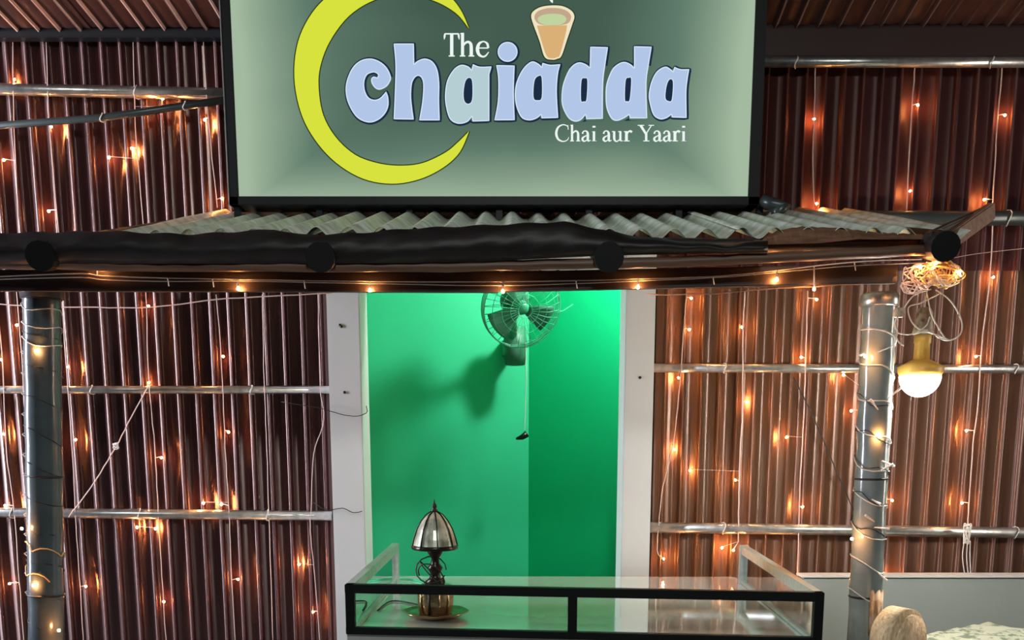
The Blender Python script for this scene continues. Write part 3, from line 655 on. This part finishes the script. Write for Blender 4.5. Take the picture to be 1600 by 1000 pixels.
# black cable on the counter from the lamp
tag(obj('lamp_cable', strand([PZ(590, 962-8, ZBOT+.004), PZ(612, 939, ZBOT+.004), PZ(650, 944, ZBOT+.004), PZ(672, 950, ZBOT+.004)], .0028), M['blackwire'], None, True, PZ(612, 939, ZBOT)), 'dark cable lying on the counter left of the table lamp', 'cable')
tag(obj('coiled_cable', strand([PZ(592+12*math.cos(a*.9), 918-7*math.sin(a*.9)-a*.6, ZBOT+.005) for a in range(0, 22)] + [PZ(640, 905, ZBOT+.004), PZ(668, 912, ZBOT+.004)], .003), M['green'], None, True, PZ(600, 912, ZBOT)), 'green cable coiled on the counter behind the silver back post', 'cable')

# ---------------------------------------------------------------- table lamp
lp = PZ(681, 964, ZBOT); s = lp.y/1514.0
lamp = thing('table_lamp', 'small brass table lamp with dark ribbed dome shade inside the glass case', 'lamp', (lp.x, lp.y, ZBOT+.0005))
L0 = Vector((lp.x, lp.y, ZBOT+.0005))
bm = bmesh.new(); lathe(bm, [(.060, 0), (.100, .012), (.108, .020), (.106, .023), (.085, .014), (.06, .012)], 40, L0, fl=lambda k: 1+.03*math.cos(k*math.pi*2/5)); o_ = obj('saucer_base', bm, M['brass'], lamp, True)
bm = bmesh.new(); lathe(bm, [(.050, .010), (.056, .020), (.059, .05), (.060, .085), (.058, .100), (.050, .108), (.030, .112)], 32, L0); obj('body', bm, M['brass'], lamp, True)
bm = bmesh.new(); lathe(bm, [(.030, .110), (.034, .120), (.020, .130), (.016, .145), (.022, .155), (.026, .165), (.015, .178), (.012, .195), (.020, .205), (.026, .218), (.024, .235), (.018, .245)], 20, L0); obj('stem', bm, M['darkmetal'], lamp, True)
bm = bmesh.new(); prof = [(.071, .228), (.072, .236), (.066, .262), (.056, .292), (.042, .318), (.026, .338), (.010, .348)]
lathe(bm, prof, 24, L0); obj('lamp_shade', bm, M['shade'], lamp, False)
for k in range(8):
    a = 2*math.pi*k/8+.2; bm = bmesh.new(); tube(bm, [L0+Vector((r_*1.03*math.cos(a), r_*1.03*math.sin(a), h_)) for r_, h_ in prof], .0030, 6); obj('shade_rib', bm, M['darkmetal'], lamp, True)
bm = bmesh.new(); lathe(bm, [(.074, .226), (.076, .230), (.075, .238), (.072, .240)], 32, L0); obj('shade_rim', bm, M['darkmetal'], lamp, True)
bm = bmesh.new(); lathe(bm, [(.010, .346), (.012, .352), (.006, .358), (.009, .364), (.007, .370), (.003, .376), (.001, .388)], 14, L0); obj('finial', bm, M['darkmetal'], lamp, True)
for R_, ph, tz in ((.05, 0, .16), (.036, 1.5, .145), (.042, 2.8, .14)):
    bm = bmesh.new(); tube(bm, [L0+Vector((R_*math.cos(a+ph) - .012, -.02+.018*math.sin(a+ph), tz+.042*math.sin(a*1.0))) for a in [i*.45 for i in range(14)]], .0022, 6); obj('cord', bm, M['blackwire'], lamp, True)
for k in range(4):
    a = -math.pi/2 + (k-1.5)*.55; bm = bmesh.new(); tube(bm, [L0+Vector((.061*math.cos(a), .061*math.sin(a), z_)) for z_ in (.012, .05, .10)], [.006, .0035, .005], 8); obj('body_rib', bm, (M['darkmetal'] if k == 1 else M['brass']), lamp, True)

# ---------------------------------------------------------------- table with cloth, and cane chair
c0 = PZ(1540, 970, .78); e1 = Vector((-.83, -.56, 0)); e2 = Vector((.56, -.83, 0)); S = .68
tb = thing('square_table', 'square table under a pale green patterned cloth beside the grey low wall', 'table', (c0 + (e1+e2)*S/2) - up*.78)
bm = bmesh.new(); n = 28; gv = []
for i in range(n+1):
    r_ = []
    for j in range(n+1):
        p = c0 + e1*S*i/n + e2*S*j/n
        ed = min(i, j, n-i, n-j)/n
        z = .78 + .004*math.sin(i*1.3+j*.7) - (.012 if ed == 0 else 0)
        r_.append(bm.verts.new((p.x, p.y, z)))
    gv.append(r_)
for i in range(n):
    for j in range(n): bm.faces.new((gv[i][j], gv[i+1][j], gv[i+1][j+1], gv[i][j+1]))
border = [gv[i][0] for i in range(n+1)] + [gv[n][j] for j in range(1, n+1)] + [gv[i][n] for i in range(n-1, -1, -1)] + [gv[0][j] for j in range(n-1, 0, -1)]
cc = (c0 + (e1+e2)*S/2)
lowv = [bm.verts.new((v.co.x + (v.co.x-cc.x)*.04*(1+.4*math.sin(i*.9)), v.co.y + (v.co.y-cc.y)*.04*(1+.4*math.sin(i*.9)), v.co.z-.20)) for i, v in enumerate(border)]
for i in range(len(border)):
    j = (i+1) % len(border); bm.faces.new((border[i], border[j], lowv[j], lowv[i]))
bmesh.ops.recalc_face_normals(bm, faces=bm.faces)
tag(obj('tablecloth', bm, M['cloth'], None, True, cc+up*.78), 'pale green cloth with a dark leafy print spread over the square table', 'tablecloth')
def oriented(bm, z0, z1, a0, a1, b0, b1):
    pts = [c0 + e1*a + e2*b for a, b in ((a0, b0), (a1, b0), (a1, b1), (a0, b1))]
    vs = [bm.verts.new((p.x, p.y, z)) for z in (z0, z1) for p in pts]
    for f in ((3, 2, 1, 0), (4, 5, 6, 7), (0, 1, 5, 4), (1, 2, 6, 5), (2, 3, 7, 6), (3, 0, 4, 7)): bm.faces.new([vs[i] for i in f])
    bmesh.ops.recalc_face_normals(bm, faces=bm.faces); return bm
obj('tabletop', oriented(bmesh.new(), .735, .762, .01, S-.01, .01, S-.01), M['wood'], tb)
for a, b in ((.03, .03), (S-.08, .03), (.03, S-.08), (S-.08, S-.08)): obj('leg', oriented(bmesh.new(), 0, .735, a, a+.05, b, b+.05), M['wood'], tb)
# cane chair seen from the side-back
ch0 = P(1404, 985, 2.95)
ch = thing('cane_chair', 'tan cane chair with a rounded backrest between post and table', 'chair', (ch0.x, 2.95, 0))
bx, by = ch0.x, 2.95
dx = Vector((math.cos(.55), math.sin(.55), 0)); nx = Vector((-dx.y, dx.x, 0))
zt = P(1402, 949, 2.95).z
out = []
Wc, th = .17, .10
bm = bmesh.new(); prof = []
for k in range(25):
    a = math.pi*k/24; prof.append((Wc/2*math.cos(a), zt-.10+.10*math.sin(a)))
prof = [(Wc/2, zt-.36)] + prof + [(-Wc/2, zt-.36)]
ctr_ = Vector((bx, by, 0)); A_ = [bm.verts.new(ctr_ + dx*a - nx*th/2 + up*z) for a, z in prof]; B_ = [bm.verts.new(ctr_ + dx*a + nx*th/2 + up*z) for a, z in prof]
bm.faces.new(A_); bm.faces.new(B_[::-1])
for i in range(len(A_)):
    j = (i+1) % len(A_); bm.faces.new((A_[i], B_[i], B_[j], A_[j]))
bmesh.ops.recalc_face_normals(bm, faces=bm.faces)
bmesh.ops.bevel(bm, geom=[e_ for e_ in bm.edges if len(e_.link_faces) == 2 and e_.calc_face_angle(0) > 1.2], offset=.016, segments=3, affect='EDGES')
obj('backrest', bm, M['cane'], ch, True)
sc_ = ctr_ - nx*(.20)
bm = bmesh.new(); lathe(bm, [(.16, .43), (.19, .445), (.19, .465), (.17, .475)], 28, sc_); obj('seat', bm, M['cane'], ch, True)
for i, j in ((-1, -1), (1, -1), (1, 1), (-1, 1)):
    p = sc_ + dx*.12*i + nx*.12*j; bm = bmesh.new(); tube(bm, [p + up*.44, p + (dx*i+nx*j)*.02], [.014, .012], 10); obj('leg', bm, M['wood'], ch, True)
for i in (-1, 1):
    bm = bmesh.new(); p = ctr_ + dx*.085*i; tube(bm, [p + up*(zt-.34), sc_ + dx*.11*i + nx*.14 + up*.45], .013, 10); obj('back_upright', bm, M['wood'], ch, True)

# ---------------------------------------------------------------- the sign
DSG = 3.88
c1, c2 = P(350, -40, DSG), P(1180, 319, DSG)
sx0, sx1 = P(362, 160, DSG).x, P(1179, 160, DSG).x
sz0, sz1 = P(770, 313, DSG).z, P(770, -150, DSG).z
sign = thing('shop_sign', 'large backlit sage green shop sign reading The chaiadda above the canopy', 'sign', ((sx0+sx1)/2, DSG, sz0))
m = bpy.data.materials.new('backlit_painted_glow'); m.use_nodes = True; nt = m.node_tree; nt.nodes.clear()
tc = nt.nodes.new('ShaderNodeTexCoord'); sp = nt.nodes.new('ShaderNodeSeparateXYZ'); nt.links.new(tc.outputs['Object'], sp.inputs[0])
def mth(op, a, b=None, c=None):
    n_ = nt.nodes.new('ShaderNodeMath'); n_.operation = op
    for i, v in enumerate((a, b, c)):
        if v is None: continue
        if isinstance(v, (int, float)): n_.inputs[i].default_value = v
        else: nt.links.new(v, n_.inputs[i])
    return n_.outputs[0]
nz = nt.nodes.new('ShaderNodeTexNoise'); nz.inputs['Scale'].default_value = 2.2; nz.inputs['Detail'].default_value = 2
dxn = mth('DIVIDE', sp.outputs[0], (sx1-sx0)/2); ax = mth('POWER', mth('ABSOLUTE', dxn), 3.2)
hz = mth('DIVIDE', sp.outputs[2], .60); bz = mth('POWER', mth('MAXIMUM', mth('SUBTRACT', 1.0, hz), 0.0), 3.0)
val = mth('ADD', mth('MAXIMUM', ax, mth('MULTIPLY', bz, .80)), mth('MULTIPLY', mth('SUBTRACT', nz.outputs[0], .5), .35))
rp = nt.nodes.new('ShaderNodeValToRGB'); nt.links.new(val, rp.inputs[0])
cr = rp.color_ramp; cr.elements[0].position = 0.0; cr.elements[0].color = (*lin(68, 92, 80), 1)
cr.elements[1].position = .85; cr.elements[1].color = (*lin(164, 186, 160), 1)  # bright edges and dim middle of the glow painted into the emission
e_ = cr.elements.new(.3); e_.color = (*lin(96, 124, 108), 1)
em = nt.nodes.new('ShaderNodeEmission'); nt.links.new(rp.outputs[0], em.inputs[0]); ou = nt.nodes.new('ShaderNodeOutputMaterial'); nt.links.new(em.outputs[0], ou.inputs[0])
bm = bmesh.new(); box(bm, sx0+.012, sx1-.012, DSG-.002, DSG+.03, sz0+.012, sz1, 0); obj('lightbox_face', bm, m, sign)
fm = M['blackmetal']
bm = bmesh.new(); box(bm, sx0-.022, sx1+.022, DSG+.03, DSG+.12, sz0-.016, sz1+.02); obj('lightbox_body', bm, fm, sign)
bm = bmesh.new(); box(bm, sx0-.024, sx0+.012, DSG-.012, DSG+.12, sz0-.018, sz1+.02, .002); obj('frame_bar', bm, fm, sign)
bm = bmesh.new(); box(bm, sx1-.012, sx1+.030, DSG-.012, DSG+.12, sz0-.018, sz1+.02, .002); obj('frame_bar', bm, fm, sign)
bm = bmesh.new(); box(bm, sx0-.024, sx1+.030, DSG-.012, DSG+.12, sz0-.018, sz0+.012, .002); obj('frame_bar', bm, fm, sign)
bm = bmesh.new(); box(bm, sx0-.026, sx0-.022, DSG-.013, DSG+.10, sz0-.018, sz1+.02, 0); obj('frame_edge', bm, M['galv'], sign)
for u in (372, 500, 640, 780, 920, 1060, 1186):
    a = P(u, 320, DSG+.05); bm = bmesh.new(); box(bm, a.x-.012, a.x+.012, DSG+.03, DSG+.055, roofpt(0, DSG+.03).z-.01, sz0, .002); obj('sign_bracket', bm, fm, sign)
a = P(1198, 326, DSG+.0); bm = bmesh.new(); tube(bm, [a+Vector((-.02, 0, .03)), a+Vector((.02, -.02, .01)), a+Vector((.06, -.03, 0)), a+Vector((.02, -.04, -.03))], [.02, .025, .022, .02], 10); obj('wrapped_joint', bm, M['darkpipe'], sign, True)

def prism(contours, D, th, m, name, parent, label=None):
    cu = bpy.data.curves.new('tmp', 'CURVE'); cu.dimensions = '2D'; cu.fill_mode = 'BOTH'; cu.extrude = th/2
    for c in contours:
        s_ = cu.splines.new('POLY'); s_.points.add(len(c)-1); s_.use_cyclic_u = True
        for i, (u, v) in enumerate(c):
            p = P(u, v, D); s_.points[i].co = (p.x, p.z, 0, 1)
    tmp = bpy.data.objects.new('tmp', cu); C.objects.link(tmp)
    dg = bpy.context.evaluated_depsgraph_get(); dg.update()
    me = bpy.data.meshes.new_from_object(tmp.evaluated_get(dg)); bpy.data.objects.remove(tmp); bpy.data.curves.remove(cu)
    base = wl(parent)
    for v in me.vertices: v.co = Vector((v.co.x, D + v.co.z, v.co.y)) - base
    me.materials.clear(); me.materials.append(m); me.name = name
    o = bpy.data.objects.new(name, me); C.objects.link(o); o.parent = parent
    if label: o['label'] = label
    return o
def grow(c, d):
    n = len(c); A = sum(c[i][0]*c[(i+1) % n][1]-c[(i+1) % n][0]*c[i][1] for i in range(n)); sg = 1 if A > 0 else -1; out = []
    for i in range(n):
        x0, y0 = c[i-1]; x1, y1 = c[(i+1) % n]; dx_, dy_ = x1-x0, y1-y0; l = math.hypot(dx_, dy_) or 1
        out.append((c[i][0] + sg*dy_/l*d, c[i][1] - sg*dx_/l*d))
    return out
def Z(ox, oy, k, pts): return [((ox + p[0]/k), (oy + p[1]/k)) + (('c',) if len(p) == 3 else ()) for p in pts]
K = 7.143
m_let = emat('lavender_print', lin(178, 199, 232)); m_let2 = emat('pale_green_print', lin(180, 206, 212)); m_sh = emat('navy_print', lin(28, 44, 66))
m_yel = emat('lime_yellow_print', lin(216, 226, 62)); m_ol = emat('dark_olive_print', lin(42, 58, 24)); m_wh = emat('white_print', lin(236, 246, 242))
m_edge = emat('white_edge_print', lin(214, 230, 244))
c = 'c'
cC = Z(530, 60, K, [(320, 935), (200, 880), (110, 740), (75, 600), (88, 470), (150, 330), (240, 250), (350, 228), (450, 260), (530, 330), (575, 430), (560, 490), (520, 540), (450, 570), (400, 550), (365, 500), (360, 455), (385, 428), (425, 442, c), (437, 410), (410, 383), (370, 378), (310, 405), (278, 480), (284, 580), (325, 660), (390, 688), (450, 672), (495, 630), (523, 595, c), (545, 660), (545, 760), (500, 850), (420, 915)])
cH = [(615.4, 68.4, c), (646.4, 68.4, c), (646.9, 100.6, c), (653.5, 95), (664.2, 91.9), (675.4, 96.4), (683, 109), (686, 130), (685.8, 158), (686.8, 187.7, c), (655.3, 187.7, c), (660.2, 158), (661.6, 132.8), (658.8, 121.6), (653.2, 118.1), (647.6, 121.6), (643.3, 131), (642, 149.6), (643.6, 168), (646.2, 186.4, c), (615.4, 186, c), (617.2, 144), (618.2, 102)]
cA1 = Z(660, 60, K, [(565, 290, c), (640, 318), (770, 315, c), (745, 400, c), (745, 920, c), (560, 925, c), (552, 870, c), (500, 930), (400, 950), (310, 900), (265, 760), (255, 620), (280, 470), (350, 350), (430, 298), (510, 315), (550, 355, c)]); hA1 = Z(660, 60, K, [(520, 440), (555, 480), (555, 680), (515, 730), (470, 700), (460, 600), (480, 480)])
cI = Z(770, 60, K, [(40, 300, c), (242, 305, c), (232, 600), (243, 910, c), (20, 912, c), (58, 700), (62, 450)])
cD = [((770+165/K) + 108/K*math.cos(a), (60+150/K) + 108/K*math.sin(a)) for a in [i*math.pi/16 for i in range(32)]]
cA2 = Z(770, 60, K, [(555, 275, c), (640, 297), (752, 290, c), (725, 400), (712, 600), (728, 885, c), (545, 890, c), (540, 850, c), (480, 895), (400, 912), (320, 880), (265, 760), (248, 620), (270, 480), (340, 340), (430, 262), (500, 280), (548, 322, c)]); hA2 = Z(770, 60, K, [(510, 420), (545, 440), (545, 660), (500, 690), (458, 670), (455, 560), (470, 460)])
cD1 = [(922.4, 73.3, c), (949.6, 74, c), (945.4, 102), (942.2, 130), (941.6, 185.3, c), (916.3, 186, c), (914.9, 179, c), (907.2, 187.4), (897.4, 189.5), (887.6, 183.2), (879.2, 166.4), (877.8, 149.6), (880.6, 130), (890.4, 107.6), (903, 98), (915, 100.6), (921.8, 106.5, c)]; hD1 = Z(770, 60, K, [(1028, 445), (1055, 470), (1045, 680), (1015, 703), (985, 685), (990, 470)])
cD2 = Z(930, 60, K, [(435, 90, c), (628, 95, c), (595, 300), (570, 500), (578, 890, c), (388, 890, c), (380, 850, c), (320, 890), (240, 918), (180, 890), (130, 780), (118, 640), (130, 500), (190, 350), (260, 285), (330, 265), (400, 295), (436, 335, c)]); hD2 = Z(930, 60, K, [(375, 440), (402, 460), (385, 680), (355, 700), (332, 680), (340, 470)])
cA3 = Z(930, 60, K, [(885, 320, c), (950, 345), (1048, 345, c), (1030, 450), (1015, 600), (1018, 885, c), (860, 880, c), (850, 850, c), (790, 890), (720, 900), (650, 850), (610, 720), (600, 620), (630, 480), (690, 370), (780, 318), (840, 345), (868, 372, c)]); hA3 = Z(930, 60, K, [(840, 455), (868, 490), (855, 680), (820, 700), (785, 670), (790, 570), (810, 490)])
for con, hol, mm in ((cC, None, m_let), (cH, None, m_let), (cA1, hA1, m_let2), (cI, None, m_let), (cD, None, m_let), (cA2, hA2, m_let), (cD1, hD1, m_let), (cD2, hD2, m_let), (cA3, hA3, m_let)):
    o1 = smoothpts(con, True, 5); cs = [o1]; ce = [grow(o1, .4)]
    if hol: h1 = smoothpts(hol, True, 4); cs.append(h1); ce.append(h1); 
    inner = [grow(o1, -1.3)] + ([grow(h1, 1.3)] if hol else [])
    L_ = prism(ce, DSG-.006, .0012, m_edge, 'letter', sign)
    prism(inner, DSG-.0072, .0012, mm, 'letter_fill', L_)
    prism([[(a+.8, b+.5) for a, b in grow(o1, 3.0)]], DSG-.0045, .0012, m_sh, 'letter_outline', L_)
    if hol: prism([h1], DSG-.0052, .0006, m_sh, 'letter_counter', L_)
cres = [(733, 205, c), (718, 238), (692, 262), (655, 280), (612, 287), (567, 279), (525, 254), (492, 218), (470, 175), (460, 120), (466, 65), (488, 20), (520, -12), (560, -36), (610, -47), (660, -38), (700, -8), (720, 16), (733, 45, c), (712, 20), (675, 0), (628, -8), (585, 0), (545, 25), (515, 65), (500, 105), (498, 140), (505, 180), (525, 215), (555, 242), (590, 255), (625, 259), (660, 255), (695, 239), (715, 223)]
o1 = smoothpts(cres, True, 5)
L_ = prism([o1], DSG-.006, .0012, m_yel, 'crescent', sign); prism([grow(o1, 1.8)], DSG-.0045, .0012, m_ol, 'crescent_outline', L_)
# cup of tea
def px(pts): return [((820+p[0]/10), p[1]/10) + (('c',) if len(p) == 3 else ()) for p in pts]
o1 = smoothpts(px([(100, 260), (130, 180), (250, 110), (430, 85), (600, 100), (730, 170), (775, 260), (745, 370), (660, 620), (575, 870), (500, 920), (430, 932), (310, 890), (230, 640), (140, 400)]), True, 5)
CU = prism([o1], DSG-.006, .0012, emat('cream_print', lin(238, 228, 196)), 'tea_cup_emblem', sign, 'clay tea cup drawn in cream and tan')
prism([grow(o1, 1.8)], DSG-.0045, .0012, m_ol, 'cup_outline', CU)
prism([smoothpts(px([(190, 400, c), (660, 395, c), (640, 520), (550, 850), (500, 895), (420, 910), (340, 870), (260, 640)]), True, 5)], DSG-.0072, .0012, emat('tan_print', lin(218, 176, 118)), 'cup_body', CU)
prism([smoothpts(px([(150, 260), (200, 180), (320, 135), (430, 125), (560, 135), (670, 180), (725, 260), (690, 350), (600, 385), (430, 395), (260, 385), (180, 340)]), True, 5)], DSG-.0072, .0012, emat('brown_rim_print', lin(196, 166, 138)), 'cup_inside', CU)
prism([smoothpts(px([(200, 290), (280, 235), (430, 215), (580, 232), (650, 290), (620, 350), (540, 385), (430, 392), (310, 385), (230, 350)]), True, 5)], DSG-.0084, .0012, emat('tea_print', lin(192, 212, 160)), 'tea_surface', CU)
prism([smoothpts(px([(395, -60), (430, -20), (440, 20), (435, 45), (410, 30), (385, -10)]), True, 4)], DSG-.006, .0012, m_wh, 'steam', CU)
# serif lettering from tapered strokes; each stroke = [(x, y, width)...] in em units: baseline 0, x-height .62, cap 1
def S_(pts, sub=5): return smoothpts(pts, False, sub)
GL = {
 'T': ([[(.04, .96, .06), (.96, .96, .06)], [(.05, .97, .05), (.03, .86, .09), (.0, .72, .02)], [(.95, .97, .05), (.97, .86, .09), (1.0, .72, .02)], [(.5, .96, .15), (.5, .02, .15)], [(.30, .025, .05), (.70, .025, .05)]], 1),
 'h': ([[(.20, 1.0, .14), (.20, .02, .14)], [(.04, .96, .03), (.20, .985, .05)], [(.02, .025, .05), (.38, .025, .05)], [(.22, .42, .05), (.38, .57, .09), (.58, .62, .10), (.74, .54, .13), (.78, .36, .15), (.78, .02, .15)], [(.60, .025, .05), (.98, .025, .05)]], 1),
 'e': ([[(.08, .36, .05), (.92, .36, .05)], [(.92, .36, .10), (.86, .53, .10), (.68, .62, .06), (.50, .63, .06), (.24, .54, .12), (.12, .32, .16), (.22, .10, .13), (.48, .0, .08), (.72, .03, .07), (.95, .19, .04)]], 1),
 'C': ([[(.93, .70, .03), (.90, .88, .05), (.72, .98, .06), (.50, .99, .07), (.22, .84, .12), (.09, .50, .16), (.20, .16, .13), (.48, .01, .08), (.72, .02, .06), (.90, .12, .05), (.96, .26, .03)], [(.90, .98, .05), (.92, .70, .04)]], 1),
 'a': ([[(.12, .46, .12), (.20, .58, .08), (.42, .63, .07), (.62, .56, .12), (.68, .40, .16), (.68, .10, .15), (.78, .03, .09), (.98, .07, .04)], [(.66, .38, .05), (.40, .31, .07), (.16, .22, .12), (.12, .10, .14), (.28, .01, .09), (.50, .05, .06), (.66, .15, .05)]], 1),
 'i': ([[(.45, .60, .34), (.45, .02, .34)], [(.05, .57, .04), (.45, .60, .06)], [(.02, .025, .05), (.95, .025, .05)], [(.45, .93, .40), (.46, .83, .44)]], 1),
 'u': ([[(.22, .60, .14), (.22, .18, .15), (.32, .03, .10), (.50, .01, .07), (.72, .14, .05)], [(.02, .585, .05), (.24, .60, .05)], [(.76, .61, .14), (.76, .03, .14)], [(.56, .585, .05), (.78, .60, .05)], [(.76, .03, .05), (.98, .03, .05)]], 1),
 'r': ([[(.32, .61, .18), (.32, .02, .18)], [(.04, .58, .05), (.32, .60, .05)], [(.03, .025, .05), (.68, .025, .05)], [(.36, .38, .05), (.52, .56, .09), (.74, .62, .12), (.92, .55, .15)]], 1),
 'Y': ([[(.18, .96, .16), (.50, .46, .14), (.52, .44, .14)], [(.84, .96, .06), (.52, .46, .07)], [(.52, .48, .15), (.52, .02, .15)], [(.0, .965, .05), (.40, .965, .05)], [(.66, .965, .05), (1.0, .965, .05)], [(.34, .025, .05), (.72, .025, .05)]], 1)}
def glyph(ch_, u0, u1, vb, hh, D, mm, parent):
    bm = bmesh.new(); W = u1-u0
    for st in GL[ch_][0]:
        pts = S_(st) if len(st) > 2 else [tuple(p) for p in st]
        px_ = [(u0 + p[0]*W, vb - p[1]*hh, p[2]*hh*(.92 if ch_ != 'i' else .42)) for p in pts]
        rows = []
        for i, (u, v, w_) in enumerate(px_):
            a, b = px_[max(0, i-1)], px_[min(len(px_)-1, i+1)]; dx_, dy_ = b[0]-a[0], b[1]-a[1]; l = math.hypot(dx_, dy_) or 1
            nx_, ny_ = -dy_/l*w_/2, dx_/l*w_/2
            rows.append((bm.verts.new(P(u+nx_, v+ny_, D)), bm.verts.new(P(u-nx_, v-ny_, D))))
        fs = [bm.faces.new((A[0], A[1], B[1], B[0])) for A, B in zip(rows, rows[1:])]
        ex = bmesh.ops.extrude_face_region(bm, geom=fs); bmesh.ops.translate(bm, verts=[v for v in ex['geom'] if isinstance(v, bmesh.types.BMVert)], vec=(0, .0012, 0))
    return obj('letter', bm, mm, parent)
for ch_, a, b in (('T', 694, 717.5), ('h', 718, 741.5), ('e', 743.5, 764.5)): glyph(ch_, a, b, 88.3, 37, DSG-.006, m_wh, sign)
Q = 7.273
for ch_, a, b in (('C', 52, 215), ('h', 222, 342), ('a', 352, 460), ('i', 470, 526), ('a', 592, 698), ('u', 697, 826), ('r', 832, 934), ('Y', 992, 1178), ('a', 1168, 1275), ('a', 1278, 1384), ('r', 1386, 1478), ('i', 1488, 1546)):
    glyph(ch_, 860+a/Q, 860+b/Q, 180+297/Q, 26, DSG-.006, m_wh, sign)
